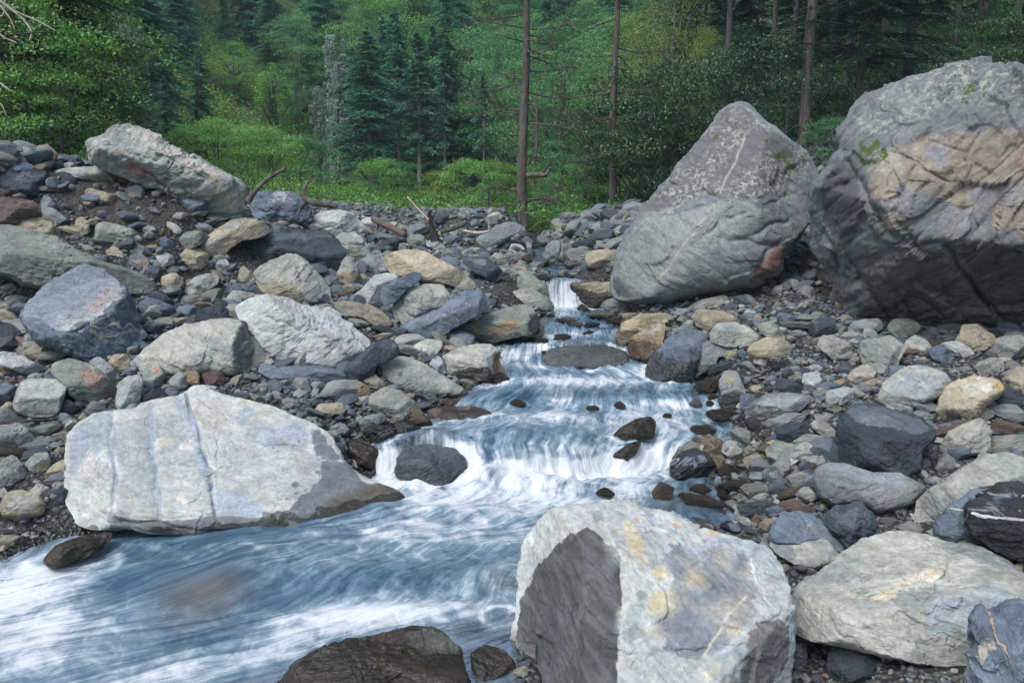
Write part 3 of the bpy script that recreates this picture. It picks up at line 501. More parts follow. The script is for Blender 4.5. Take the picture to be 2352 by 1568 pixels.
rock('wet brown-bellied boulder in the stream right of the white chute', o('C', (1742,720),(1800,660),(1900,620),(2100,605),(2130,700),(2160,800),(2000,865),(1940,893),(1880,870),(1800,810)), 'tan', T=.75, nf=0, fac=[(0,.85,.5,.5),(-.2,-.4,.9,.75)], seed=149, tilt=20, amp=.6, wh=.14, res=1.3, marks=[(o('C',(1730,720),(1780,700),(1830,760),(2000,780),(2160,790),(1940,900),(1820,850)),(.05,.035,.03),8,.9)])
rock('rounded cream boulder against the foot of the tall pointed boulder', o('C', (1868,520),(1920,470),(2050,455),(2132,490),(2122,565),(2010,605),(1900,595)), 'tan', T=.9, nf=1, seed=152, amp=.6)
rock('leaning mottled boulder right of the small upper fall', o('C', (1548,555),(1590,430),(1640,385),(1705,400),(1695,480),(1640,595),(1580,590)), 'grey', T=.9, nf=2, seed=155, dip=(1.0,.1), marks=[(o('C',(1560,540),(1640,440),(1640,590)),(.06,.06,.06),8,.7)])
rock('olive upright boulder beside the leaning mottled boulder', o('C', (1655,560),(1700,430),(1760,405),(1812,440),(1792,525),(1740,565)), 'green', T=.9, nf=2, seed=158, dip=(1.0,.1), wh=.1)
rock('dark wedge-shaped boulder ramping up below the far stone heap', o('C', (985,445),(1080,360),(1200,290),(1290,250),(1400,265),(1422,312),(1330,360),(1250,425),(1150,450)), 'grey', T=.6, nf=1, seed=161, amp=.5)
rock('square-cut banded block with a red-brown end at the water edge', o('C', (808,1255),(900,1200),(1050,1165),(1180,1165),(1250,1230),(1277,1370),(1200,1425),(980,1465),(860,1410),(820,1330)), 'pale', T=.75, nf=0, fac=[(0,.9,.45,.62),(.8,.0,.6,.72),(-.15,-.5,.85,.74)], seed=164, tilt=16, amp=.6, dip=(.15,.1), wh=.12, res=1.4,
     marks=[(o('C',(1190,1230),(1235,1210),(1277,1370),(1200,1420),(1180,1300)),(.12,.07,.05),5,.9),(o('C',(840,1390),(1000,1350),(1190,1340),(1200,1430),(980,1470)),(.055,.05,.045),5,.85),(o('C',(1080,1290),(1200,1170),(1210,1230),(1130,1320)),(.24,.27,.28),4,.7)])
rock('pale tapering boulder pointing right towards the rapids, with a dark oval spot', o('C', (308,1335),(350,1290),(500,1255),(600,1280),(750,1360),(900,1450),(1035,1530),(980,1555),(700,1550),(520,1520),(400,1480),(320,1400)), 'pale', T=.65, nf=0, fac=[(.2,.75,.65,.62)], seed=167, tilt=16, amp=.5, wh=.05, res=1.4, marks=[(o('C',(470,1390),(490,1365),(510,1385),(500,1410),(475,1410)),(.10,.10,.11),2,.9),('line',o('C',(390,1450),(470,1480),(560,1440)),(.13,.14,.14),4,8,.7)])
rock('blackish slab sloping down left of the pale tapering boulder', o('C', (40,1365),(150,1280),(300,1160),(410,1120),(470,1160),(502,1250),(420,1290),(320,1320),(290,1400),(100,1470)), 'dark', T=.7, nf=1, seed=170, amp=.6, marks=[(o('C',(380,1140),(470,1160),(490,1240),(430,1230)),(.15,.16,.18),6,.7)])
rock('pale blue upright stone left of the square-cut banded block', o('C', (708,1325),(740,1260),(790,1253),(832,1330),(832,1395),(720,1375)), 'blue', T=.8, nf=2, seed=173, marks=[(o('C',(700,1240),(850,1240),(850,1400),(700,1400)),(.31,.35,.37),3,.7)])
rock('tan rounded stone left of the pale tapering boulder', o('C', (158,1425),(200,1370),(260,1362),(330,1410),(405,1485),(320,1508),(180,1468)), 'tan', T=.9, nf=2, seed=176)
rock('orange-tan cobble just below the tan rounded stone', o('C', (90,1490),(150,1428),(240,1480),(280,1540),(200,1568),(110,1530)), 'ochre', T=.9, nf=2, seed=179)
rock('cracked pale grey boulder above the rusty flat rock, water edge', o('M', (75,565),(100,500),(180,452),(290,480),(380,555),(382,625),(300,668),(180,655),(90,620)), 'pale', T=.8, nf=3, seed=182, amp=1.1)
rock('dark wet stone right below the cracked pale grey boulder', o('M', (345,640),(380,560),(430,620),(490,690),(450,725),(370,700)), 'brown', T=.9, nf=2, seed=183)
rock('wet grey boulder forming a ledge across the upper rapids', o('M', (1150,265),(1230,205),(1400,180),(1560,190),(1700,240),(1730,320),(1500,340),(1200,330)), 'grey', T=.6, nf=0, fac=[(0,.8,.6,.6)], seed=185, tilt=45, amp=.4, mat=None, wh=.35)
rock('rusty flat wet rock at the left water edge', o('M', (425,610),(540,580),(740,573),(872,620),(850,668),(600,668),(450,655)), 'rust', T=.9, nf=1, fac=[(0,.9,.4,.45)], seed=188, tilt=45, wh=.06, amp=.7)
rock('small rusty block behind the rusty flat wet rock', o('M', (532,545),(570,525),(650,530),(655,572),(560,580)), 'rust', T=.9, nf=2, seed=189)
rock('wet brown triangular rock breaking the current, middle rapids', o('M', (1585,785),(1640,720),(1740,660),(1850,640),(1880,680),(1865,775),(1750,800)), 'brown', T=.8, nf=2, seed=191, wh=.3)
rock('half-drowned brown rock below the triangular rock in the rapids', o('M', (1585,895),(1700,810),(1795,785),(1755,875),(1700,915)), 'brown', T=.8, nf=2, seed=194, wh=.3)
rock('round blue-black boulder standing in the right side of the stream', o('M', (1957,1000),(1970,920),(2040,860),(2120,838),(2200,868),(2253,940),(2253,1010),(2200,1045),(2000,1035)), 'black', T=.9, nf=1, seed=197, tilt=14, wh=.10, amp=.8, marks=[(o('M',(2080,870),(2190,880),(2220,960),(2140,980)),(.16,.18,.20),10,.7),(o('M',(1980,930),(2060,870),(2180,880),(2080,960)),(.10,.125,.165),9,.6)])
rock('tan-topped boulder right behind the round blue-black boulder', o('M', (1958,935),(2010,840),(2100,780),(2200,748),(2300,800),(2322,900),(2312,955),(2200,965)), 'tan', T=.8, nf=2, seed=200, wh=.14, marks=[(o('M',(1960,940),(2010,840),(2100,780),(2180,760),(2130,860),(2060,860)),(.13,.13,.12),6,.8)])
rock('water-veiled bluish boulder left of the main fall', o('M', (240,1010),(255,900),(330,835),(480,808),(620,833),(695,900),(697,1010),(620,1060),(400,1070)), 'blue', T=.75, nf=1, seed=203, tilt=30, wh=.6, amp=.7)
rock('wet brown rock between the grooved slab and the veiled bluish boulder', o('P', (798,1010),(830,1005),(865,1030),(888,1068),(878,1082),(840,1075),(800,1060)), 'brown', T=.9, nf=2, seed=206, wh=.4)
rock('black wet stone beneath the cracked pale grey boulder', o('M', (20,750),(110,690),(220,700),(280,770),(200,800),(80,800)), 'black', T=.9, nf=2, seed=207, wh=.4)
rock('glossy dark stone right of the black wet stone', o('M', (235,680),(330,655),(420,715),(430,760),(330,775),(260,760)), 'black', T=.9, nf=2, seed=208, wh=.4)
rock('long dark wedge stone pointing left under the cracked pale grey boulder', o('M', (5,685),(60,640),(170,615),(205,660),(120,700),(20,705)), 'grey', T=.9, nf=2, seed=209)
# --- the grooved slab
rock('huge pale slab with three long grooves at the left water edge', o('B', (412,900),(412,800),(440,720),(500,655),(600,615),(850,590),(900,560),(1150,500),(1200,460),(1280,458),(1420,500),(1700,570),(1850,640),(1950,690),(2060,750),(2140,900),(2290,1085))+o('F',(1700,5),(1760,25),(1800,80),(1780,140),(1640,180),(1350,200),(1290,225))+o('B',(1690,1350),(1200,1385),(700,1350),(600,1350),(520,1345),(430,1245),(415,1100)),
     'white', sink=3, ks=.72, soft=.4, mat=SMOOTH_WHITE, T=.30, nf=0, fac=[(.05,.2,1,.62),(-.75,.0,.65,.80)], seed=212, tilt=34, amp=.42, frac=.7, dip=(.2,.3), res=1.2, wh=.05, e=.62,
     grooves=[(o('B',(690,620),(700,800),(710,1000),(700,1290)),10,.035),(o('B',(925,570),(950,850),(985,1100),(990,1300)),9,.028),(o('B',(1165,500),(1210,650),(1260,820),(1320,1060),(1350,1290)),7,.04),(o('B',(1600,850),(1700,825),(1850,830),(1980,890)),7,.05),(o('B',(460,1130),(500,1200),(580,1260)),5,.03),
              (o('B',(450,780),(600,760),(690,800)),6,.03),(o('B',(720,1270),(850,1310),(980,1290),(1100,1330),(1250,1350)),5,.03)],
     bump=[(640,1075,90,45,.04)],
     marks=[(o('B',(410,900),(440,720),(600,615),(690,610),(690,760),(640,880),(520,950),(480,1100)),(.26,.30,.33),9,.8),('line',o('B',(690,620),(700,800),(710,1000),(700,1290)),(.215,.25,.29),9,8,.85),('line',o('B',(925,570),(950,850),(985,1100),(990,1300)),(.25,.30,.36),8,8,.8),
            ('line',o('B',(1165,500),(1210,650),(1260,820),(1320,1060),(1350,1290)),(.16,.19,.235),6,3,.95),('line',o('B',(1110,520),(1170,650),(1210,800),(1270,1000)),(.31,.36,.42),16,8,.6),
            (o('B',(1310,1090),(1540,1100),(1680,1250),(1360,1265)),(.31,.36,.41),5,.75),(o('B',(1600,840),(1620,680),(1800,650),(1950,720),(1900,850),(1750,830)),(.30,.345,.40),12,.7),
            (o('B',(520,880),(640,880),(680,1000),(560,1060),(500,980)),(.36,.34,.31),12,.7),(o('B',(740,1060),(900,1050),(940,1260),(760,1250)),(.45,.41,.33),16,.5),(o('B',(1040,1130),(1260,1130),(1280,1260),(1020,1270)),(.46,.42,.34),16,.5),(o('B',(1390,710),(1480,690),(1560,840),(1450,820)),(.45,.40,.36),12,.5),
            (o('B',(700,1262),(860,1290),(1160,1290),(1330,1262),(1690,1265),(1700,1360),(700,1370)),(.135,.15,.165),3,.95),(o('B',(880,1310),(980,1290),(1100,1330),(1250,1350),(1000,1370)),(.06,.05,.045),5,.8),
            (o('B',(1930,700),(2020,740),(2150,910),(2080,915),(1930,850),(1960,790)),(.10,.12,.15),9,.9),
            (o('B',(1980,900),(2160,925),(2300,1090))+o('F',(1760,15),(1800,90),(1780,140),(1640,180),(1340,190),(1200,170),(1280,110))+o('B',(1900,1130),(2030,1020)),(.10,.115,.14),8,.92),
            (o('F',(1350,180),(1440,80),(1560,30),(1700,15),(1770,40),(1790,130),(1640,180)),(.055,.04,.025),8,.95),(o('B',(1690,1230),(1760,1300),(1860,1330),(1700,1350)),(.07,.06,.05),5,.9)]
           +blobs(6,'B',(470,640,1700,1230),26,[(.30,.34,.38),(.44,.40,.32),(.42,.36,.30),(.33,.35,.35),(.24,.28,.33)],20,90,8,.6)+[([(x+rx*math.cos(t),y+ry*math.sin(t)) for t in np.linspace(0,6.28,9)],(.13,.15,.18),1.5,.85) for x,y,rx,ry in [(679,1112,12,8),(629,1027,4,4),(687,1014,6,5),(605,1019,3,3),(553,1150,4,3),(640,1148,4,3),(660,1145,5,5),(682,1132,6,4),(725,1114,9,5),(732,1083,10,5),(650,1080,4,2),(704,1068,3,2),(529,1065,3,2),(549,1152,4,3),(582,1168,3,2),(560,1054,3,2),(633,1161,5,3),(700,1130,4,3),(645,1096,4,2),(670,1093,4,2)]])
rock('low wet brown rock lapped by water at the bottom left', o('B', (262,1545),(350,1445),(480,1400),(700,1358),(722,1372),(650,1475),(560,1515),(400,1570),(300,1580)), 'brown', T=.9, nf=1, fac=[(0,.9,.4,.5)], seed=215, tilt=22, wh=.3)
# --- foreground right
rock('massive foreground boulder with a dark patch and blue-yellow mottling', o('P', (1198,1240),(1215,1213),(1290,1170),(1400,1149),(1460,1154),(1520,1180),(1600,1213),(1700,1238),(1770,1260),(1802,1310),(1820,1390),(1812,1440),(1806,1600),(1750,1700),(1450,1740),(1230,1700),(1197,1560),(1180,1450),(1188,1350)), 'white', mat=SMOOTH_WHITE, T=.7, nf=0,
     fac=[(.25,.55,.8,.80),(-.85,.0,.55,.72),(.6,-.45,.7,.78),(.1,.1,1,.88)], seed=218, tilt=20, amp=.45, dip=(.6,.4), res=1.0, wh=.03, e=.6,
     marks=[(o('P',(1190,1380),(1230,1300),(1290,1240),(1340,1215),(1370,1235),(1420,1280),(1425,1420),(1410,1560),(1380,1640),(1200,1640)),(.036,.034,.037),9,.97),
            (o('E',(360,610),(420,570),(520,560),(640,560),(760,590),(860,640),(880,720),(900,800),(940,850),(860,1000),(760,1060),(640,1150),(480,1140),(400,1060),(430,900),(440,760)),(.155,.175,.21),22,.92),
            (o('E',(500,640),(620,600),(760,640),(860,660),(800,720),(640,700),(520,680)),(.36,.31,.22),20,.8),(o('E',(560,900),(700,900),(830,820),(900,880),(800,960),(640,1010)),(.38,.33,.25),18,.8),(o('E',(480,780),(620,770),(700,860),(560,860)),(.24,.27,.31),14,.8),
            (o('E',(330,820),(420,780),(480,860),(440,960),(360,1000)),(.46,.40,.24),14,.75),(o('E',(150,400),(250,430),(340,560),(360,680),(280,700),(180,560)),(.45,.36,.22),16,.7),(o('E',(300,1180),(560,1200),(700,1120),(640,1250),(400,1290)),(.45,.41,.29),16,.6),
            (o('E',(190,900),(320,900),(360,1010),(260,1120),(180,1040)),(.22,.26,.25),12,.8),(o('E',(870,1000),(1090,950),(1080,1200),(950,1420),(800,1420)),(.12,.11,.105),12,.8),(o('E',(700,1120),(850,1070),(880,1160),(780,1300),(600,1320)),(.27,.30,.31),10,.7),
            (o('E',(20,400),(60,360),(110,350),(90,450),(30,470)),(.25,.29,.29),7,.7),(o('E',(100,560),(180,600),(190,660),(120,700)),(.3,.33,.3),8,.5),
            *blobs(3,'E',(400,560,900,1150),16,[(.36,.32,.24),(.27,.29,.31),(.10,.12,.15),(.13,.15,.19),(.40,.33,.22)],25,75,8,.85),*blobs(14,'E',(150,400,1000,1250),22,[(.42,.31,.16),(.45,.37,.23),(.36,.27,.17)],14,45,10,.8),*blobs(4,'E',(180,380,1050,700),14,[(.44,.35,.21),(.26,.30,.30),(.47,.45,.38),(.34,.30,.25)],20,70,8,.75),*blobs(5,'E',(190,700,420,1300),12,[(.25,.29,.27),(.46,.42,.28),(.17,.19,.18),(.42,.32,.18)],20,70,8,.75),('line',o('E',(240,380),(420,470),(560,590),(720,540),(860,580),(960,600)),(.27,.32,.35),7,14,.75),('line',o('E',(880,640),(920,760),(1040,920)),(.5,.5,.45),4,14,.7),('line',o('E',(860,850),(760,930),(640,1140)),(.5,.47,.36),3,10,.7)],
     grooves=[(o('P',(1255,1300),(1340,1225),(1420,1285),(1428,1400),(1412,1560)),9,.035),(o('E',(240,400),(420,500),(560,600),(800,580)),8,.02),(o('E',(860,1010),(960,990),(1090,930)),8,.03)])
rock('broad pale slab in the lower right corner with tan seams', o('E', (1083,960),(1120,850),(1160,770),(1300,680),(1380,610),(1500,520),(1620,485),(1720,475),(1840,500),(1920,540),(2080,560),(2240,640),(2352,720),(2470,850),(2440,1050),(2200,1185),(1900,1195),(1700,1165),(1450,1105),(1200,1065),(1110,1005)), 'pale', T=.7, nf=0, fac=[(-.12,.72,.65,.52),(.1,-.5,.85,.74),(-.6,-.2,.75,.85)], seed=221, tilt=42, amp=.5, dip=(.25,.3), res=1.0, e=.62,
     grooves=[(o('E',(1640,890),(1840,850),(1870,820),(2100,780),(2230,740)),5,.035),(o('E',(1330,760),(1390,830),(1500,860),(1600,830)),4,.015),(o('E',(1110,960),(1300,1010),(1500,1020),(1700,1090),(2000,1120)),8,.03)],
     marks=[(o('E',(1085,960),(1620,485),(1840,500),(2300,700),(1880,830),(1600,860),(1300,900)),(.43,.42,.37),12,.5),(o('E',(1400,860),(1700,760),(1900,640),(1960,680),(1780,800),(1560,880)),(.48,.42,.31),10,.6),('line',o('E',(1330,770),(1400,830),(1520,850),(1700,780),(1880,700)),(.42,.30,.18),3,6,.7),(o('E',(1850,840),(2250,740),(2340,900),(2150,1090),(1800,1050)),(.30,.345,.37),16,.6)])
rock('grey cap rock balanced between the foreground boulder and the pale slab', o('E', (983,560),(1010,520),(1100,498),(1200,505),(1300,540),(1392,650),(1330,682),(1230,692),(1100,662),(1020,612)), 'pale', T=.9, nf=1, fac=[(.1,.7,.7,.66)], seed=224, tilt=18, amp=.6, res=1.4, marks=[(o('E',(985,560),(1010,530),(1060,520),(1120,600),(1150,660),(1040,630)),(.19,.215,.25),8,.8)])
rock('blue boulder with a white scar behind the grey cap rock', o('E', (973,535),(1010,440),(1060,390),(1160,380),(1250,420),(1380,500),(1390,595),(1300,600),(1000,560)), 'blue', T=.85, nf=1, fac=[(.45,.1,.85,.7)], seed=227, amp=.7, res=1.3, marks=[(o('E',(1120,430),(1200,410),(1190,440),(1120,460)),(.5,.5,.48),9,.8),(o('E',(1190,450),(1280,440),(1390,510),(1385,600),(1180,500)),(.13,.145,.16),4,.8)])
rock('deep blue crinkled boulder right of the white-scarred blue boulder', o('E', (1265,430),(1350,345),(1480,333),(1560,420),(1573,505),(1500,565),(1400,605),(1370,540)), 'dark', T=.85, nf=2, seed=230, amp=1.5, res=1.3, marks=[(o('E',(1300,400),(1480,340),(1560,430),(1400,500)),(.095,.118,.15),10,.6)])
rock('smooth elongated grey boulder like a seal on the right bank', o('E', (1218,215),(1240,150),(1310,125),(1400,130),(1540,180),(1680,178),(1790,228),(1835,262),(1770,345),(1650,375),(1560,390),(1480,350),(1320,345),(1245,300)), 'grey', T=.85, nf=0, fac=[(.05,.75,.7,.72)], seed=233, tilt=24, amp=.5, res=1.4, marks=[(o('E',(1225,200),(1290,200),(1400,260),(1600,330),(1560,390),(1480,350),(1320,345),(1230,280)),(.115,.12,.13),8,.75),(o('E',(1240,150),(1400,130),(1540,180),(1680,178),(1800,240),(1600,270),(1400,200)),(.24,.265,.29),8,.6)])
rock('tall smooth blue-black boulder with a cleft face above the seal-shaped boulder', o('D', (1300,1135),(1330,980),(1380,880),(1450,822),(1560,813),(1680,850),(1800,890),(1875,950),(1885,1000),(1810,1060),(1795,1180),(1700,1215),(1500,1170),(1400,1150)), 'dark', T=.8, nf=0, fac=[(.15,.72,.65,.55),(-.75,-.1,.6,.70),(.35,-.15,.9,.78)], seed=236, tilt=18, amp=.5, res=1.4,
     grooves=[(o('D',(1390,970),(1440,1010),(1500,1030),(1490,1100),(1510,1130)),6,.05),(o('D',(1480,950),(1500,1040)),4,.03)], marks=[(o('D',(1380,880),(1450,820),(1680,850),(1870,950),(1800,990),(1600,950),(1480,930)),(.125,.147,.175),7,.8),(o('D',(1460,880),(1540,860),(1610,890),(1600,935),(1500,940)),(.15,.175,.205),4,.8)])
rock('large oval light grey boulder behind the blue-black cleft boulder', o('D', (1556,795),(1600,700),(1700,630),(1830,608),(1930,650),(1983,712),(1900,770),(1840,810),(1740,850),(1620,840)), 'pale', T=.8, nf=1, seed=239, amp=.8, dip=(.3,.4), marks=[(o('D',(1556,795),(1700,630),(1930,650),(1980,710),(1740,850)),(.30,.315,.32),10,.6)])
rock('yellow-white oval boulder right of the blue-black cleft boulder', o('D', (1868,865),(1890,780),(1960,708),(2080,667),(2200,678),(2258,740),(2200,795),(2140,840),(2100,890),(1980,940),(1890,908)), 'tan', T=.85, nf=1, seed=242, amp=.8, dip=(.4,.3), marks=[(o('D',(1960,710),(2080,670),(2240,700),(2150,780),(2000,790)),(.50,.47,.38),10,.6),(o('D',(2180,690),(2250,700),(2255,760),(2200,780)),(.42,.30,.12),6,.7)])
rock('orange-brown wet-footed boulder right of the upper rapids', o('D', (223,545),(233,470),(330,400),(422,373),(432,430),(412,505),(330,600),(250,575)), 'ochre', T=.85, nf=1, fac=[(0,.7,.7,.6)], seed=245, tilt=14, wh=.2, marks=[(o('D',(235,470),(330,400),(420,375),(425,420),(330,450)),(.42,.38,.30),7,.8)])
rock('big dark blue wet boulder leaning right at the rapids', o('D', (318,645),(350,560),(450,460),(560,418),(650,430),(658,490),(620,560),(580,700),(420,700),(330,690)), 'blue', T=.85, nf=1, seed=248, tilt=20, amp=.7, wh=.22, dip=(.7,.1), res=1.3, marks=[(o('D',(320,640),(350,570),(460,600),(560,640),(580,700),(330,690)),(.06,.062,.07),10,.85)])
rock('square grey rock right against the dark blue wet boulder', o('D', (565,570),(600,500),(700,473),(820,500),(800,540),(710,570),(700,620),(620,660),(570,700)), 'grey', T=.85, nf=3, seed=251, wh=.15, marks=[(o('D',(565,570),(600,510),(625,560),(600,690)),(.06,.065,.075),4,.9)])
rock('pale grey rounded boulder above the square grey rock', o('D', (658,445),(700,388),(800,378),(900,420),(953,470),(860,515),(750,510),(670,490)), 'pale', T=.85, nf=1, seed=254, amp=.7)
rock('two-toned cream boulder above the pale grey rounded boulder', o('D', (563,355),(600,310),(740,318),(830,368),(842,405),(720,410),(660,435),(600,405)), 'tan', T=.85, nf=1, seed=257, amp=.7)
rock('long flat striped stone above the two-toned cream boulder', o('D', (545,295),(620,260),(760,232),(775,280),(700,310),(560,312)), 'pale', T=.9, nf=2, seed=258)
rock('brown-based boulder upstream of the orange-brown boulder', o('D', (158,450),(200,380),(300,335),(450,333),(465,365),(400,400),(340,420),(240,470),(228,505),(170,505)), 'tan', T=.85, nf=1, seed=260, wh=.2)
rock('flattened grey stone at the right edge of the upper rapids', o('D', (60,300),(130,258),(220,248),(265,290),(240,330),(150,330)), 'grey', T=.9, nf=2, seed=261)
rock('cream boulder with an orange flank left of the pebble flat', o('D', (858,545),(880,500),(960,463),(1060,463),(1112,510),(1092,565),(1000,580),(900,575)), 'tan', T=.85, nf=1, seed=263, amp=.6)
rock('pale green block in front of the cream boulder with the orange flank', o('D', (898,565),(930,530),(1010,517),(1027,575),(942,618),(903,602)), 'pale', T=.9, nf=3, seed=266)
rock('pinkish cream faceted stone alone on the pebble flat', o('D', (1398,685),(1420,640),(1510,597),(1562,640),(1552,682),(1440,708)), 'tan', T=.9, nf=3, seed=269, marks=[(o('D',(1398,690),(1420,640),(1510,597),(1562,640),(1552,682),(1440,710)),(.44,.39,.33),3,.7)])
rock('pale triangular slab pointing right above the stream bank rubble', o('D', (848,865),(900,800),(980,760),(1180,768),(1217,800),(1150,860),(1060,895),(990,910),(880,895)), 'grey', T=.8, nf=1, seed=272, marks=[(o('D',(848,865),(980,760),(1180,768),(1215,800),(1000,880)),(.32,.34,.34),8,.6)])
rock('tall brown-patched standing stone at the right water edge', o('D', (712,800),(713,690),(760,630),(820,640),(835,690),(862,760),(800,840),(730,845)), 'grey', T=.85, nf=2, seed=275, wh=.15, marks=[(o('D',(755,660),(800,650),(800,720),(750,740)),(.33,.27,.18),8,.85)])
rock('black angular stone on the pebbles right of the standing stone', o('D', (1013,690),(1040,675),(1100,690),(1168,722),(1168,775),(1030,755)), 'dark', T=.9, nf=3, seed=278)
rock('white-green faceted stone above the black angular stone', o('D', (1158,680),(1170,655),(1250,643),(1272,700),(1235,755),(1165,735)), 'white', T=.9, nf=3, seed=281)
rock('long pale curved boulder running to the right edge', o('E', (1763,440),(1770,330),(1850,260),(2000,170),(2150,80),(2250,68),(2420,120),(2420,240),(2280,250),(2100,280),(1980,360),(1900,420),(1870,500),(1800,490)), 'pale', T=.75, nf=1, seed=284, tilt=24, amp=.7, dip=(.5,.2), res=1.2)
rock('blue-grey boulder squeezed between the long curved boulder and the white-veined rock', o('E', (1856,500),(1870,430),(1950,350),(2080,258),(2200,235),(2275,245),(2180,290),(2100,350),(2090,440),(2110,545),(1960,555),(1890,535)), 'blue', T=.8, nf=1, seed=287, res=1.2, marks=[('line',o('E',(1940,372),(2060,378)),(.5,.48,.42),1.6,3,.9)])
rock('black rock with bright white veins at the right edge', o('E', (2040,440),(2040,370),(2110,290),(2200,250),(2400,240),(2520,400),(2520,620),(2400,690),(2200,610),(2110,550)), 'black', T=.8, nf=0, fac=[(0,.7,.7,.6),(-.3,-.4,.9,.8)], seed=290, amp=1.2, res=1.3,
     marks=[('line',o('E',(2110,285),(2230,300),(2352,300)),(.5,.47,.4),1.8,3,.9),('line',o('E',(2070,395),(2130,410),(2352,430)),(.55,.55,.52),3.2,4,.95),('line',o('E',(2050,370),(2352,390)),(.3,.25,.17),3,10,.5),(o('E',(2110,300),(2300,250),(2352,300),(2200,400)),(.10,.125,.17),14,.6)])
rock('jagged mottled rock in the bottom right corner', o('E', (2030,1400),(2035,1290),(2060,1100),(2090,960),(2160,880),(2250,850),(2420,850),(2560,1100),(2520,1450),(2200,1500)), 'blue', T=.8, nf=2, seed=293, amp=1.3, dip=(1.2,.2), res=1.2, marks=[(o('E',(2060,1100),(2120,960),(2200,1000),(2160,1200),(2060,1300)),(.42,.38,.31),18,.6),('line',o('E',(2160,900),(2200,1050),(2280,1200)),(.4,.25,.14),4,14,.7)])
rock('wet brown boulder at the bottom centre beside the foreground boulder', o('P', (600,1620),(640,1560),(690,1515),(780,1470),(920,1440),(1000,1440),(1060,1490),(1078,1560),(1070,1650),(900,1700),(650,1690)), 'brown', T=.8, nf=1, fac=[(0,.7,.7,.6)], seed=296, ks=.25, tilt=12, wh=.6, amp=.8, res=1.2, marks=[(o('P',(900,1445),(1000,1440),(1060,1490),(1060,1520),(960,1490)),(.20,.215,.19),12,.8)])
rock('grey-brown wet knob in the gap left of the foreground boulder', o('P', (1112,1440),(1118,1415),(1150,1398),(1185,1410),(1188,1460),(1150,1475),(1118,1465)), 'grey', T=.9, nf=1, seed=299, wh=.5)
rock('glassy wet rock at the bottom between two foreground boulders', o('P', (1080,1500),(1110,1480),(1160,1490),(1195,1540),(1200,1600),(1100,1620)), 'brown', T=.9, nf=1, seed=302, wh=.6)
rock('dark stone in the shaded gap under the pale slab', o('E', (1290,1200),(1320,1110),(1400,1100),(1500,1140),(1560,1180),(1540,1280),(1400,1330),(1300,1290)), 'dark', T=.9, nf=2, seed=305, tilt=6)
rock('narrow upright tan-grey stone supporting the pale slab', o('E', (1083,1200),(1085,1060),(1110,1030),(1190,1060),(1192,1210),(1130,1240)), 'grey', T=.9, nf=3, seed=308, tilt=6)
# --- left middle cluster
rock('box-shaped pale stone at the left, flat creamy top', o('B', (78,560),(130,420),(200,400),(380,410),(420,450),(385,600),(330,645),(200,648),(90,605)), 'pale', T=.9, nf=0, fac=[(.0,.7,.7,.55),(.0,-.35,.95,.75)], seed=311, amp=.5, dip=(.1,.2), marks=[(o('B',(110,500),(130,420),(200,400),(380,410),(410,450),(380,540),(200,545)),(.45,.45,.40),4,.7)])
rock('grey-green oval boulder bearing a rusty round scar', o('B', (313,360),(330,310),(430,278),(560,308),(660,380),(730,460),(737,525),(660,555),(480,545),(400,470)), 'green', T=.85, nf=1, seed=314, amp=.6, marks=[(o('B',(500,370),(540,335),(620,360),(665,420),(620,480),(540,460)),(.30,.20,.15),4,.9),(o('B',(620,500),(690,450),(720,520),(650,530)),(.25,.17,.14),4,.8),(o('B',(500,440),(560,480),(600,490),(520,470)),(.4,.28,.14),5,.6)])
rock('pale wedge stone standing above the grooved slab', o('B', (720,600),(728,450),(800,385),(880,373),(897,430),(872,560),(780,610)), 'white', T=.9, nf=3, seed=317)
rock('pale peaked stone behind the rusty-scarred oval boulder', o('B', (543,312),(620,263),(700,330),(757,410),(722,450),(640,400)), 'white', T=.9, nf=3, seed=320)
rock('round buff stone below the blue-faced block', o('B', (668,300),(720,250),(790,253),(832,300),(825,370),(740,370)), 'tan', T=.9, nf=2, seed=323)
rock('greenish stone with a rusty shoulder above the black oval stone', o('B', (888,385),(920,308),(990,305),(1032,370),(1012,445),(950,470),(895,445)), 'green', T=.9, nf=3, seed=326, marks=[(o('B',(920,320),(1000,310),(1025,400),(960,370)),(.33,.20,.12),8,.8)])
rock('orange faceted stone under the striped grey boulder', o('B', (1136,375),(1160,318),(1212,318),(1254,380),(1243,445),(1160,440)), 'ochre', T=.9, nf=3, seed=329)
rock('dark dome-shaped stone in front of the striped grey boulder', o('B', (1048,300),(1130,253),(1200,250),(1290,310),(1313,362),(1200,372),(1060,360)), 'dark', T=.7, nf=1, seed=332)
rock('maroon-black stone right of the orange faceted stone', o('B', (1253,385),(1300,362),(1390,368),(1418,410),(1392,450),(1290,450)), 'rust', T=.9, nf=2, seed=335, marks=[(o('B',(1250,360),(1420,360),(1420,450),(1250,450)),(.07,.045,.045),5,.8)])
rock('black oval stone touching the top of the grooved slab', o('B', (888,530),(940,478),(1010,458),(1053,510),(1020,560),(900,570)), 'black', T=.9, nf=1, seed=338)
rock('smooth oval cream boulder at the lower left edge', o('B', (-10,1200),(40,1118),(130,1098),(240,1128),(303,1190),(272,1255),(120,1290),(20,1265)), 'tan', T=.9, nf=0, fac=[(0,.7,.7,.75)], seed=341, amp=.4, marks=[(o('B',(0,1190),(130,1100),(290,1180),(200,1230),(40,1230)),(.44,.42,.36),8,.6)])
rock('pale angular stone behind the smooth oval cream boulder', o('B', (175,1115),(240,1053),(300,1078),(347,1130),(322,1170),(250,1150)), 'pale', T=.9, nf=3, seed=344)
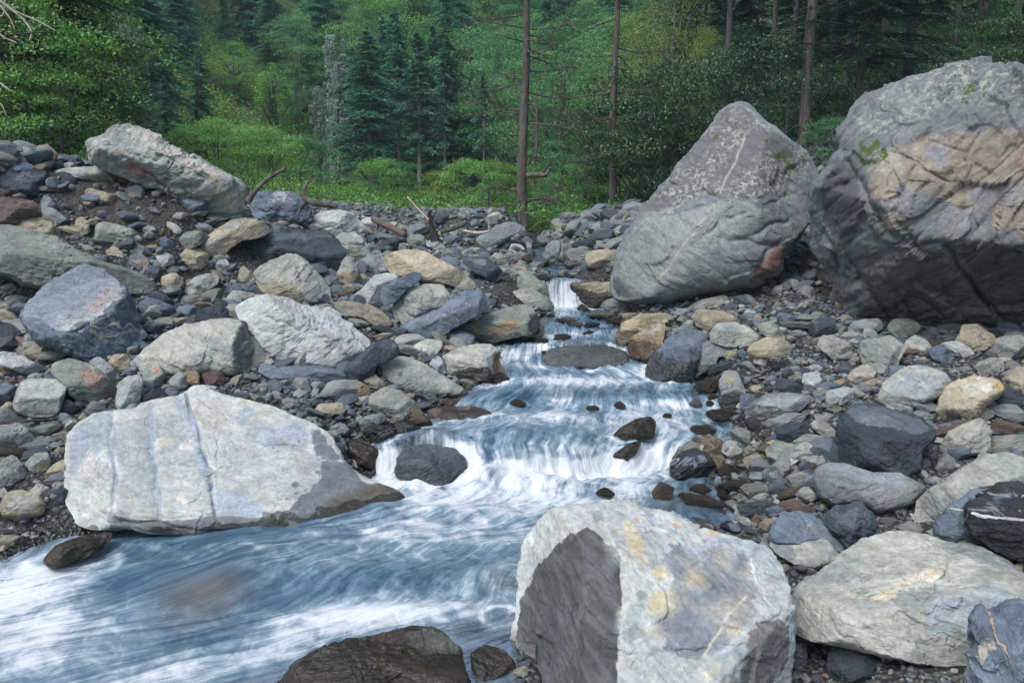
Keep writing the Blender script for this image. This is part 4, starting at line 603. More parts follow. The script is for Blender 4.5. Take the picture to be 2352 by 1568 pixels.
rock('green-grey stone with a tan wart beside the left gravel', o('B', (147,940),(220,870),(300,860),(322,920),(300,995),(210,998)), 'green', T=.9, nf=2, seed=347, marks=[(o('B',(200,960),(240,930),(300,940),(290,990),(220,995)),(.3,.24,.16),4,.8)])
rock('long cream stone left of the grooved slab', o('B', (268,1020),(330,940),(420,898),(425,980),(350,1035),(290,1040)), 'tan', T=.9, nf=2, seed=350)
rock('blue slate wedge under the large triangular boulder', o('B', (1605,360),(1650,303),(1720,328),(1812,400),(1800,425),(1700,418)), 'blue', T=.9, nf=2, seed=353)
rock('grey-blue low slab crossed by white hairline cracks', o('B', (1715,340),(1850,323),(2060,328),(2172,370),(2175,428),(2050,450),(1830,448),(1760,400)), 'blue', T=.9, nf=1, seed=356, marks=[('line',o('B',(1900,440),(2050,370),(2160,390)),(.4,.4,.4),1.2,6,.8)])
rock('whitish flat slab at the left edge under the slate boulder', o('B', (-20,225),(100,248),(322,352),(300,378),(150,370),(-20,320)), 'white', T=.9, nf=1, fac=[(0,.9,.4,.5)], seed=359)
rock('slate-black boulder at the left edge beside the blue-faced block', o('B', (-30,40),(60,58),(160,118),(213,185),(172,218),(60,208),(-30,200)), 'dark', T=.9, nf=1, fac=[(0,.8,.6,.6)], seed=362)
rock('golden tan stone on the rubble left of the tapering boulder', o('B', (2163,440),(2210,408),(2300,450),(2323,505),(2270,530),(2190,505)), 'ochre', T=.9, nf=2, seed=365, group=None)
rock('buff square stone on the gravel behind the grooved slab', o('B', (1963,590),(2000,558),(2150,558),(2158,615),(2060,645),(1980,628)), 'tan', T=.9, nf=3, seed=368)
rock('flat tan stone by the bottom-left puddle', o('B', (-20,1400),(60,1375),(180,1392),(190,1430),(100,1465),(-20,1450)), 'tan', T=.9, nf=2, seed=371)

# --- smaller angular blocks packed between the traced boulders
EXTRA = []
def pack(n, box, seed):
    rg = np.random.default_rng(seed); k = 0; tries = 0
    while k < n and tries < 4000:
        tries += 1; cx, cy = rg.uniform(box[0], box[2]), rg.uniform(box[1], box[3]); sc_ = .55+.75*(cy-480)/520; w_ = rg.uniform(34, 62)*sc_; h_ = w_*rg.uniform(.42, .75)
        if any(abs(cx-r_[6][:, 0].mean()) < (np.ptp(r_[6][:, 0])/2+w_*.55) and abs(cy-r_[6][:, 1].mean()) < (np.ptp(r_[6][:, 1])/2+h_*.45) for r_ in ROCKS): continue
        Yh = hit(cx, cy+h_); p_ = PW(cx, cy+h_, Yh)
        if XL(Yh)-.12 < p_[0] < XR(Yh)+.12 and Yh < YEND: continue
        m = int(rg.integers(6, 9)); a0 = rg.uniform(-.5, .5); th = np.sort((np.arange(m)+rg.uniform(-.28, .28, m))*6.283/m); rr = rg.uniform(.82, 1.12, m); x = np.cos(th)*w_*rr; y = np.sin(th)*h_*rr
        pal = ['pale', 'blue', 'green', 'grey', 'tan', 'pale', 'white', 'dark', 'blue'][int(rg.integers(9))]
        ob = rock('x', [(cx+x_*math.cos(a0)-y_*math.sin(a0), cy+x_*math.sin(a0)+y_*math.cos(a0)) for x_, y_ in zip(x, y)], pal, T=.9, nf=3, seed=900+seed*50+k, cat='stone', name='stone'); EXTRA.append([ob, cx, cy, pal, 'angular', 2*w_, False]); k += 1
pack(46, (0, 500, 1150, 940), 1); pack(16, (1500, 700, 2350, 1100), 2); pack(10, (0, 940, 160, 1240), 3)
# ================================================================== GROUND
def ground():
    yy = np.concatenate([np.linspace(1.2, 2.5, 14)[:-1], np.geomspace(2.5, 16, 420)[:-1], np.geomspace(16, 260, 200)])
    uu = np.linspace(-1, 1, 460); uu = np.sign(uu)*np.abs(uu)**1.15
    Y = np.repeat(yy[:, None], len(uu), 1); X = uu[None]*(3.0+1.15*Y)
    Z = G(X, Y); V = np.stack([X, Y, Z], -1).reshape(-1, 3)
    a = X/np.maximum(Y, 1); dd = Y-np.interp(a, FA, FY)
    veg = sst(Y+1.6*fbm(np.stack([X*.35, Y*.35, X*0], -1), 3), 15.0, 18.0)
    veg = np.maximum(veg, sst(dd, -1.5, 1)).ravel()
    Wv = Wl(X, Y); d = np.maximum(XL(Y)-X, X-XR(Y)); wet = ((1-sst(Z-Wv, .02, .16))*(1-sst(d, .2, .7))*(Y < YEND+1)).ravel()
    pp = proj(V); soil = np.zeros(len(V))
    for cx, cy, rx, ry in ((250, 440, 130, 62), (430, 640, 70, 40), (470, 500, 60, 30), (1890, 590, 60, 90), (330, 480, 110, 50)):
        soil = np.maximum(soil, 1-sst(np.hypot((pp[:, 0]-cx)/rx, (pp[:, 1]-cy)/ry)+.3*fbm(V*3, 3), .7, 1.15))
    soil *= (V[:, 1] < 14)
    N = NT('ground_gravel_and_turf'); v = N.n('ShaderNodeTexCoord').outputs['Object']
    vo = N.n('ShaderNodeTexVoronoi', {'Scale': 26.0}); N.set(vo.inputs['Vector'], v); rc = N.n('ShaderNodeSeparateColor', {0: vo.outputs['Color']}).outputs[0]
    vo2 = N.n('ShaderNodeTexVoronoi', {'Scale': 60.0}); N.set(vo2.inputs['Vector'], v)
    g = N.mix(rc, (.025, .027, .03, 1), (.12, .12, .11, 1)); g = N.mix(N.ramp(vo.outputs['Distance'], .3, .6), g, (.014, .014, .014, 1))  # gravel kept near black, the shade in gaps between stones put into colour
    so_ = N.mix(N.ramp(N.noise(v, 9, 6, .7), .4, .6), (.020, .018, .017, 1), (.055, .05, .045, 1))
    g = N.mix(N.attr('soil'), g, so_)
    vg = N.mix(N.ramp(N.noise(v, .8, 5, .7), .4, .6), (.022, .045, .014, 1), (.07, .105, .028, 1)); vg = N.mix(N.ramp(N.noise(v, .25, 4, .6), .58, .7), vg, (.09, .085, .055, 1))
    c = N.mix(N.attr('veg'), g, vg); wt = N.attr('wet'); c = N.mix(wt, c, N.mix(1.0, c, (.4, .38, .35, 1), 'MULTIPLY'))
    N.set(N.p.inputs['Base Color'], c); N.set(N.p.inputs['Roughness'], N.ramp(wt, 0, 1, .9, .3))
    N.set(N.p.inputs['Normal'], N.n('ShaderNodeBump', {'Strength': .8, 'Distance': .03, 'Height': N.math('ADD', N.math('MULTIPLY', vo.outputs['Distance'], -1.0), N.math('MULTIPLY', vo2.outputs['Distance'], -.4))}))
    me = mesh_np('ground', V, grid_faces(len(yy), len(uu)), [N.m], {'veg': veg, 'wet': wet, 'soil': soil})
    tag(link('ground', me), kind='structure')
ground()
# ================================================================== WATER
def water():
    yy = np.concatenate([np.linspace(2.2, 4, 130)[:-1], np.linspace(4, 10, 760)[:-1], np.linspace(10, YEND+.3, 240)]); nv = 420
    Y = np.repeat(yy[:, None], nv, 1); xl, xr = XL(Y), XR(Y); vm = (XW(Y)-xl)/(xr-xl)+.06; v0 = np.maximum(-.06, (-4.2-.3*Y-xl)/(xr-xl)); Vv = v0+(vm-v0)*np.linspace(0, 1, nv)[None]; X = xl+(xr-xl)*Vv
    base = Wl(X, Y)
    eps = .05; dz = (Wl(X, Y+eps)-Wl(X, Y-eps))/(2*eps)
    z0 = X*0
    flow = np.stack([Vv*16, Y*1.3, z0], -1)      # stretched along the current
    turb = sst(np.abs(dz), .12, .5)
    # foam: below the steps, measured upstream
    foot = 0
    for k in range(1, 14):
        foot = np.maximum(foot, sst((Wl(X, Y+.06*k+.02)-Wl(X, Y+.06*k-.04))/.06, .35, .8)*math.exp(-k*.13))
    Zb = base.copy()
    ch = sst(Y, 4.3, 5.2)
    Zb += (.010+.012*ch)*fbm(np.stack([Vv*22, Y*2.2, z0+3], -1), 3)*(1-.5*turb)
    Zb += ch*.022*fbm(np.stack([X*4.5, Y*4.5, z0+8], -1), 3)*(.35+foot)+ch*.030*pnoise(np.stack([X*2.3, Y*2.8, z0+28], -1))
    Zb += turb*.020*fbm(np.stack([Vv*40, Y*1.2, z0+5], -1), 2)
    P2 = proj(np.stack([X, Y, Zb], -1).reshape(-1, 3)).reshape(Y.shape+(2,)); px, py = P2[..., 0], P2[..., 1]
    def blob(cx, cy, rx, ry, rot=0):
        c, s = math.cos(R(rot)), math.sin(R(rot)); a = (px-cx)*c+(py-cy)*s; b = -(px-cx)*s+(py-cy)*c
        return np.exp(-(a/rx)**2-(b/ry)**2)
    for cx, cy, rx, ry, rot, h in ((520, 1330, 210, 50, -14, .06), (430, 1440, 240, 30, -16, -.03), (985, 1045, 80, 38, 0, .22), (1345, 805, 80, 20, 0, .10), (1230, 1010, 190, 40, 0, .09), (1290, 880, 150, 25, 0, .03), (860, 1410, 330, 16, -4, .035), (990, 1330, 220, 22, -3, .035), (1150, 1330, 70, 30, 0, .05), (1200, 960, 260, 12, 0, .03),
                                   (1130, 1095, 70, 22, 0, .07), (1230, 1110, 60, 20, 0, .06), (100, 1500, 200, 40, -10, .04), (1620, 1030, 90, 20, 0, .03), (1000, 1170, 260, 12, 3, .025), (700, 1240, 200, 10, 0, -.02)):
        Zb += h*blob(cx, cy, rx, ry, rot)
    f = .08+.14*ch*sst(9-Y, 0, 2)+.20*turb+.62*foot*(.75+.7*pnoise(np.stack([X*2.2, Y*2.5, z0+2], -1)))
    for cx, cy, rx, ry, rot, am in ((1120, 1125, 230, 40, 4, .50), (1230, 965, 300, 28, 0, .40), (1320, 880, 180, 14, 0, .75), (1290, 685, 40, 35, 0, .35), (1300, 770, 90, 20, 0, .45), (860, 1410, 330, 34, -3, .62), (60, 1450, 190, 120, -20, .85), (80, 1330, 150, 40, -20, .6),
                                    (1120, 1190, 240, 40, -5, .28), (620, 1490, 420, 55, -14, .48), (950, 1250, 330, 40, -4, .30), (330, 1480, 200, 60, -10, .30), (1220, 1050, 170, 50, 0, .12), (1530, 990, 120, 40, 0, .35), (1500, 1130, 120, 30, 0, .1), (350, 1560, 400, 25, -10, .3), (1400, 1060, 100, 40, 0, .3), (1440, 1120, 60, 20, 0, .3)):
        f += am*blob(cx, cy, rx, ry, rot)
    for cx, cy, rx, ry, rot, am in ((500, 1250, 330, 32, -3, .42), (330, 1330, 150, 40, -10, .4), (470, 1360, 110, 55, -12, .45), (1620, 1170, 120, 40, 0, .5), (1640, 1080, 90, 60, 0, .35), (1350, 820, 80, 20, 0, .35), (960, 1050, 80, 40, 0, .2), (1350, 905, 170, 12, 0, .25), (560, 1420, 200, 30, -20, .3), (1650, 960, 60, 60, 0, .2), (200, 1250, 140, 22, 0, .4)):
        f -= am*blob(cx, cy, rx, ry, rot)
    brown = np.clip(blob(470, 1375, 110, 45, -14)+.5*blob(1150, 1340, 60, 30)+.6*blob(1560, 1150, 120, 30)+.5*blob(1330, 890, 110, 16), 0, 1)
    d = np.minimum(X-xl, xr-X)
    shallow = 1-sst(d+.10*fbm(np.stack([X*3, Y*3, z0], -1), 3), .0, .36)
    for rk in ROCKS:
        c_, r_ = rk[4], rk[5]
        if 3.5 < c_[1] < YEND and XL(c_[1])-r_ < c_[0] < XR(c_[1])+r_ and rk[3] > 18:
            wx = (rk[6][:, 0].max()-rk[6][:, 0].min())/2*r_/rk[3]; dd_ = np.hypot((X-c_[0])/max(wx, .08), (Y-c_[1]+.05)/(r_*.75)); f += .6*np.exp(-((dd_-1.12)/.22)**2)*(.5+.8*pnoise(np.stack([X*6, Y*6, z0], -1)))
    shallow = np.maximum(shallow, np.clip(1.1*blob(965, 1058, 85, 42)+1.1*blob(1345, 808, 75, 20), 0, .95))
    f = f-.5*blob(965, 1055, 80, 42)-.5*blob(1345, 808, 75, 20)+.12*shallow*fbm(np.stack([X*7, Y*7, z0], -1), 3)
    # flow length so that streaks keep their length on the bends
    Vt = np.stack([X, Y, Zb], -1)
    wid = np.mean(xr-xl)
    uv = np.stack([Vv*2.6, Y, z0], -1)
    N = NT('stream_water'); u = N.attr('uvw', 'Vector'); fo = N.attr('foam'); br = N.attr('brown'); sh = N.attr('shallow'); ob = N.n('ShaderNodeTexCoord').outputs['Object']
    wv = N.noise(ob, 1.1, 3, .5, 0, 1); uw = N.n('ShaderNodeVectorMath', {0: u, 1: N.n('ShaderNodeVectorMath', {0: wv, 1: (.26, .0, 0)}, operation='MULTIPLY').outputs[0]}, operation='ADD').outputs[0]
    s1 = N.noise(N.vmul(uw, (15, 1.5, 1)), 1.0, 5, .6, .25); s2 = N.noise(N.vmul(uw, (46, 3.2, 1)), 1.0, 5, .65, .2); s3 = N.noise(ob, 7, 5, .65, .6); s4 = N.noise(ob, 2.2, 4, .6, .5)
    st2 = N.noise(N.vmul(uw, (110, 5, 1)), 1.0, 3, .6)
    m = N.math('ADD', N.math('MULTIPLY', N.math('SUBTRACT', s1, .5), 1.25), N.math('MULTIPLY', N.math('SUBTRACT', s2, .5), .5))
    m = N.math('ADD', m, N.math('MULTIPLY', N.math('SUBTRACT', st2, .5), .28)); m = N.math('ADD', m, N.math('MULTIPLY', N.math('SUBTRACT', s3, .5), 1.5)); m = N.math('ADD', m, N.math('MULTIPLY', N.math('SUBTRACT', s4, .5), .6))
    foam = N.ramp(N.math('ADD', fo, m), -.12, 1.18)
    deep = N.mix(N.ramp(s1, .35, .65), (.020, .053, .090, 1), (.055, .113, .168, 1)); deep = N.mix(N.math('MULTIPLY', br, .55), deep, (.15, .12, .08, 1))
    N.set(N.p.inputs['Base Color'], deep); N.set(N.p.inputs['Roughness'], .16); N.p.inputs['IOR'].default_value = 1.33; N.p.inputs['Specular IOR Level'].default_value = .6
    hb = N.math('ADD', N.math('MULTIPLY', s1, .6), N.math('ADD', N.math('MULTIPLY', s2, .35), N.math('MULTIPLY', s3, .35)))
    bm = N.n('ShaderNodeBump', {'Strength': .55, 'Distance': .05, 'Height': hb}); N.set(N.p.inputs['Normal'], bm)
    clear = N.n('ShaderNodeBsdfTransparent', {'Color': (.80, .84, .82, 1)}); gl = N.n('ShaderNodeBsdfGlossy', {'Roughness': .08, 'Normal': bm.outputs[0]})
    fr = N.n('ShaderNodeFresnel', {'IOR': 1.33, 'Normal': bm.outputs[0]}); cl = N.n('ShaderNodeMixShader', {0: fr.outputs[0], 1: clear, 2: gl})
    wtr = N.n('ShaderNodeMixShader', {0: N.math('MULTIPLY', N.math('MAXIMUM', N.math('MULTIPLY', sh, .9), .14), 1.0), 1: N.p, 2: cl})
    fc = N.mix(N.ramp(foam, .3, 1), (.25, .34, .40, 1), (.55, .585, .61, 1))
    fd = N.n('ShaderNodeBsdfPrincipled', {'Base Color': fc, 'Roughness': .6, 'Normal': N.n('ShaderNodeBump', {'Strength': .5, 'Distance': .04, 'Height': N.math('ADD', s2, s3)}).outputs[0]})
    mx = N.n('ShaderNodeMixShader', {0: N.math('MULTIPLY', foam, .93), 1: wtr, 2: fd}); N.set(N.out.inputs['Surface'], mx)
    me = mesh_np('stream_water', Vt.reshape(-1, 3), grid_faces(len(yy), nv), [N.m], {'uvw': uv.reshape(-1, 3), 'foam': f.ravel(), 'brown': brown.ravel(), 'shallow': shallow.ravel()})
    tag(link('stream_water', me), kind='structure')
water()
# ================================================================== COBBLES
def ico(sub):
    import bmesh
    bm = bmesh.new(); bmesh.ops.create_icosphere(bm, subdivisions=sub, radius=1.0)
    V = np.array([v.co[:] for v in bm.verts]); F = np.array([[v.index for v in f.verts] for f in bm.faces]); bm.free(); return V, F
ICO = {k: ico(k) for k in (2, 3, 5)}
def stone_shape(sub, seed, flat=False):
    rg = np.random.default_rng(seed); V, F = ICO[sub]; V = V.copy()
    for k in range(rg.integers(8, 14)):
        n = rg.normal(size=3); n[2] *= .7; n /= np.linalg.norm(n); of = rg.uniform(.5, .78); dn = V@n; V = V-np.maximum(dn-of, 0)[:, None]*n*.97
    V = V/np.abs(V).max(0)
    if sub >= 3:
        nv = V/np.linalg.norm(V, axis=1)[:, None]; dp = fbm(V*1.6+seed, 3)*.05
        if sub > 3: dp = dp+fbm(V*np.array([2, 2, 8])+seed, 3)*.022
        V = V+nv*dp[:, None]
    return V, F
CP = []
for k in range(14):
    V, F = stone_shape(5 if k < 8 else 3, 100+k); n = np.random.default_rng(k).normal(size=3)*.4+np.array([0, 0, 1]); n /= np.linalg.norm(n)
    t1 = np.cross(n, [1, 0, 0]); t1 /= np.linalg.norm(t1); t2 = np.cross(n, t1); stt = np.stack([V@t1, V@t2, V@n], -1)*.30
    CP.append((V, F, stt))
COB = []
CPM = {}
def cobble(px, py, wpx, hpx, ang, pal, Y=None, seed=None):
    k = len(COB); Yh = Y or hit(px, min(py+hpx*.5, 1700)); C = PW(px, py, Yh+.3*hpx*Yh/FPX); d = C-np.array([0, 0, H]); D = np.linalg.norm(d); d = d/D
    rt = np.cross(d, [0, 0, 1]); rt /= np.linalg.norm(rt); up = np.cross(rt, d)
    a = R(ang); r2 = rt*math.cos(a)+up*math.sin(a); u2 = -rt*math.sin(a)+up*math.cos(a); sx = wpx*D/FPX/2; sz = hpx*D/FPX/2; sy = .5*(sx+sz)*(.8 if sx < 1.7*sz else .65)
    pi = (k*5+3) % 8 if max(wpx, hpx) > 38 else (k*5+3) % 14
    inst = (pi,)
    if inst not in CPM: V, F, stt = CP[pi]; z_ = np.zeros(len(V)); CPM[inst] = mesh_np('cobble', V, F, [MAT['grey']], {'st': stt, 'mark': np.zeros((len(V), 4)), 'wet': z_, 'lichen': z_, 'moss': z_})
    ob = bpy.data.objects.new('cobble', CPM[inst]); col.objects.link(ob); fl = -1 if k % 2 else 1
    ob.matrix_world = Matrix(((r2[0]*sx*fl, d[0]*sy*fl, u2[0]*sz, C[0]), (r2[1]*sx*fl, d[1]*sy*fl, u2[1]*sz, C[1]), (r2[2]*sx*fl, d[2]*sy*fl, u2[2]*sz, C[2]), (0, 0, 0, 1)))
    wet = py > 500 and C[2]-sz < float(Wl(C[0], C[1]))+.02 and XL(C[1])-.1 < C[0] < XR(C[1])+.1
    ob.material_slots[0].link = 'OBJECT'; ob.material_slots[0].material = WMAT.get(pal, MAT[pal]) if wet else MAT[pal]
    asp = max(sx, sz)/min(sx, sz); COB.append([ob, px, py, pal, 'flat' if asp > 2.1 else 'oblong' if asp > 1.45 else 'rounded', max(wpx, hpx), wet]); return ob
WMAT = {k: rock_mat(k, wetall=1.0) for k in ('brown', 'grey', 'green', 'rust', 'dark', 'black', 'tan', 'blue', 'pale')}
def cb(tg, s):
    for it in s.split(';'):
        q = it.split(); x, y, w_, h_, a = map(float, q[:5]); x0, y0, sc = TAG[tg]; cobble(x0+sc*x, y0+sc*y, w_*sc, h_*sc, a, q[5])
cb('H', '415 255 85 150 -80 pale;590 190 270 130 25 green;430 110 80 120 60 dark;610 60 200 90 10 brown;1100 430 260 130 20 tan;1005 525 60 60 0 blue;1230 440 110 120 0 blue;1000 590 440 110 22 dark;1640 540 330 140 -8 black;1370 640 260 60 25 dark;1330 560 150 90 -30 pale;1375 710 100 70 0 tan;1390 800 235 105 3 tan;1590 660 140 60 0 brown;1760 690 90 60 10 tan;1840 670 80 120 60 pale;1790 455 100 60 0 blue;1820 530 80 95 80 green;1910 525 90 60 0 tan;2150 780 240 95 15 blue;1540 760 110 90 0 dark;850 790 270 170 10 brown;920 900 110 80 0 brown;880 965 100 70 0 brown;1000 1070 370 150 5 brown;1240 1120 180 80 0 blue;1370 1200 230 190 -15 black;1540 1170 150 100 30 pale;1500 1290 160 120 40 brown;1720 1180 370 220 20 grey;1270 1330 320 170 -25 pale;1140 1440 160 230 90 white;800 1240 300 140 0 brown;1640 1340 260 130 0 blue;1880 1270 220 150 15 tan;1930 1370 380 150 20 pale;2090 1120 280 110 -12 pale;2110 1220 200 130 0 rust;1620 1410 220 90 -10 tan;1560 1480 300 110 -5 rust;1320 1470 190 80 0 tan;1290 940 190 190 30 blue;1970 640 20 20 0 pale;1340 120 150 60 10 tan;1510 110 180 80 25 pale;1700 60 210 110 0 blue;2010 60 340 70 0 green;1850 130 520 90 0 grey;1800 210 250 80 -5 grey;2050 340 110 100 30 dark;1640 460 100 50 0 blue')
cb('I', '350 250 220 110 20 pale;540 410 130 80 20 blue;650 400 130 90 -10 tan;960 420 260 90 10 rust;1270 430 180 100 0 tan;1140 390 90 150 60 green;1300 340 250 120 15 brown;1540 390 320 150 -10 white;1590 300 220 110 -40 grey;1840 380 180 110 0 green;2080 410 300 160 -5 grey;2160 280 260 170 10 pale;2030 220 200 140 0 blue;1250 250 460 60 3 pale;1580 180 110 80 0 tan;1590 215 120 50 20 green;1480 210 100 80 20 pale;1800 330 170 80 10 tan;1110 510 190 70 8 tan;460 500 180 90 20 green;1860 590 260 190 30 pale;1530 610 240 80 15 pale;2020 510 160 80 0 pale;1960 600 150 90 10 dark;2120 690 280 170 10 grey;1310 800 120 80 -20 pale;1330 850 100 70 0 pale;1140 990 300 180 -15 grey;1480 1130 170 150 0 black;1720 1070 300 170 15 pale;1990 920 380 300 0 dark;2080 1080 360 190 5 grey;1400 1280 620 150 32 rust;1620 1350 380 200 15 tan;1740 1370 220 180 0 pale;1560 1470 200 220 60 blue;2060 1250 380 170 -8 rust;1820 1420 420 110 33 tan;2040 1420 400 230 25 pale;1300 1240 220 120 0 brown;720 620 60 150 60 green;260 760 150 110 40 ochre;760 700 110 80 0 dark;340 790 150 100 -10 brown;200 970 270 50 32 pale;110 900 220 60 28 pale;230 1040 130 100 0 green;90 810 180 80 15 blue;420 850 180 110 0 pale;380 950 110 70 20 grey;1230 1160 120 60 0 black;60 1240 240 200 -20 pale;180 1280 110 110 0 black;70 1370 240 180 10 tan')
cb('J', '900 360 220 170 0 brown;970 140 140 270 85 white;1150 120 200 90 5 pale;1230 50 230 110 0 pale;1420 80 210 90 -10 tan;1400 140 330 120 -5 rust;1210 260 330 180 20 tan;1460 240 210 120 -15 grey;1610 220 170 130 10 pale;1780 120 240 170 20 pale;1790 230 220 90 5 pale;1590 310 230 90 -8 tan;1340 380 140 110 20 grey;1440 450 190 190 -40 grey;1520 370 150 120 -10 pale;1700 450 360 210 15 pale;1610 600 330 110 22 brown;1790 630 210 180 15 pale;970 520 420 130 12 brown;1190 560 440 190 5 green;1260 660 200 90 25 white;1180 640 120 120 0 brown;1210 800 500 190 12 blue;1410 800 230 130 15 blue;1680 770 390 160 -12 rust;1080 930 210 110 -10 pale;1220 900 100 120 0 rust;1320 960 220 150 30 tan;1300 890 120 60 0 grey;930 1000 230 140 -15 black;1310 1150 110 80 0 pale;570 680 560 160 -8 brown;170 590 250 220 0 rust;590 560 240 120 10 brown;660 960 360 100 -22 green;1050 720 160 80 20 brown;1840 300 230 80 10 rust;1900 130 130 100 0 grey;1650 940 30 30 0 white;850 620 140 100 0 brown')
cb('K', '120 50 110 60 0 pale;20 90 80 60 0 pale;70 160 160 110 -25 tan;150 365 120 80 -10 green;240 385 160 110 15 tan;330 400 150 70 0 pale;410 350 190 80 -35 brown;80 490 160 50 -15 ochre;50 570 120 50 0 rust;40 620 130 80 0 pale;40 720 90 60 10 tan;160 800 320 50 -3 brown;280 860 170 70 5 green;130 880 160 70 0 grey;165 840 110 50 0 green;380 890 110 50 0 tan;250 915 70 40 5 grey;60 845 90 45 -10 blue;20 880 80 90 0 pale;450 810 90 60 0 green;370 995 60 60 0 tan;80 1000 200 110 -20 brown;40 1055 110 60 -10 green;60 1120 200 90 -25 blue;160 1110 160 80 -10 dark;230 960 180 60 0 grey;350 1170 150 70 10 grey;370 1200 110 70 0 pale;40 1190 110 90 0 grey;20 1260 60 80 0 pale;380 1280 90 110 0 dark;20 1490 170 50 -5 green;600 720 110 90 0 grey;420 720 130 90 0 black')
cb('A', '80 1080 130 70 -10 dark;30 1180 100 60 0 blue;100 1230 110 70 -5 pale;380 1000 60 40 0 dark;600 830 30 20 0 pale;680 870 190 45 -6 dark;870 910 170 40 -3 blue;1020 950 150 50 -5 tan;1070 1035 100 50 10 pale;980 1000 110 70 -30 green;1130 1110 50 70 0 pale;1200 1120 90 60 10 green;1310 1115 90 60 10 pale;1370 1070 90 60 -30 tan;1190 1220 170 60 5 pale;1290 1260 90 70 -20 pale;1390 1280 140 110 0 dark;1270 1320 90 50 0 tan;1100 1360 150 50 5 tan;960 1400 60 60 0 white;400 640 40 40 0 blue;510 650 30 60 0 green;840 700 60 30 0 pale;960 660 60 40 -10 grey;800 620 30 30 0 blue;890 720 40 40 0 grey;1090 605 40 25 0 white;1390 740 120 60 20 tan;1840 770 100 50 0 pale;1960 770 110 70 0 white;1030 920 40 30 0 blue;440 790 130 50 -10 tan;480 830 100 40 0 grey;560 900 140 50 -20 pale;1140 720 70 40 0 ochre;1250 720 80 30 0 tan;1310 710 60 50 90 grey;860 840 60 40 0 white;950 890 90 40 0 tan')
cb('C', '285 680 60 90 60 blue;240 680 80 70 -10 dark;60 790 60 90 80 rust;260 330 100 60 -20 tan;370 370 160 70 -5 grey;500 370 160 80 -10 grey;320 430 130 50 -5 blue;380 470 120 60 25 green;600 440 60 25 0 tan;520 430 140 40 0 pale;960 330 70 80 20 grey;1200 480 80 70 0 dark;1140 470 90 40 0 dark;1060 470 110 60 -5 pale;980 490 140 60 10 pale;860 500 130 70 -10 grey;1430 490 90 60 0 black;1440 540 90 80 0 brown;1280 490 100 50 -20 brown;1510 590 130 80 5 grey;1370 590 130 40 -3 tan;1280 600 110 60 0 pale;1340 550 80 50 -15 blue;1240 540 160 90 0 green;1770 575 100 60 -25 pale;1870 600 70 60 0 blue;2070 570 110 60 10 pale;2130 870 260 110 5 green;2000 950 200 80 0 green;2210 960 150 50 5 tan;1860 900 70 70 0 dark;2090 1000 120 70 0 brown;1760 1000 120 40 5 brown;1920 1030 110 30 0 black;1800 1020 130 50 0 grey;1110 620 60 40 0 brown;980 1150 110 50 0 green;840 1190 100 70 -30 brown;540 1200 160 80 -15 tan;650 1230 80 60 0 blue;690 1195 60 30 0 rust;420 1240 70 50 0 tan;650 1285 50 40 0 tan;600 1240 60 40 0 pale;1300 1110 220 100 0 brown;1470 1100 60 80 70 brown;60 1400 120 100 0 blue;60 1470 110 60 5 pale;80 1550 130 50 0 dark;230 1455 60 35 0 grey;170 1000 220 70 -10 pale;90 950 170 100 -20 pale;400 1080 260 80 -20 dark;360 1040 110 60 0 dark;350 1110 180 60 10 tan;380 890 60 50 0 grey')
cb('C', '1410 180 80 60 10 grey;1470 190 90 50 5 pale;1530 210 120 50 -10 dark;1640 210 90 70 20 pale;1560 250 90 50 0 tan;1740 180 80 40 0 grey;1830 190 80 50 0 pale;1920 170 70 60 30 tan;2030 220 200 60 -15 blue;1700 290 110 60 0 tan;1790 270 80 50 30 pale;1880 270 90 50 10 grey;1960 290 110 60 0 pale;2050 270 90 70 -30 grey;2150 290 120 30 0 blue;1450 330 100 40 0 green;1440 280 90 50 -40 grey;1580 350 90 60 20 pale;1670 340 90 50 0 blue;1770 350 110 40 15 dark;1900 350 100 80 50 green;1970 390 130 80 0 green;1850 420 180 40 0 tan;1360 370 80 60 0 pale;1370 415 60 60 0 tan;1280 430 70 50 20 grey;1360 460 80 50 0 brown;2120 330 100 40 0 blue;2100 420 180 90 35 green;1500 440 80 30 10 brown')
cb('M', '900 405 130 80 0 brown;1650 575 80 60 0 brown;1180 250 90 60 0 dark;1010 560 110 60 0 brown;1480 590 90 50 0 brown;2120 560 90 50 0 grey;1950 640 60 40 0 brown;720 800 120 70 0 brown;1290 140 120 40 0 brown;1480 70 110 40 0 dark;1330 35 100 35 0 green;1560 1120 120 70 0 brown;1800 700 70 50 0 brown')
cb('C', '1590 905 90 60 20 black;1870 905 110 60 0 brown;1620 960 70 40 0 black;1690 990 90 40 0 dark;1560 1150 90 50 0 brown;1500 1210 80 40 0 brown;1900 1085 110 40 0 brown;1700 1130 120 40 0 brown')
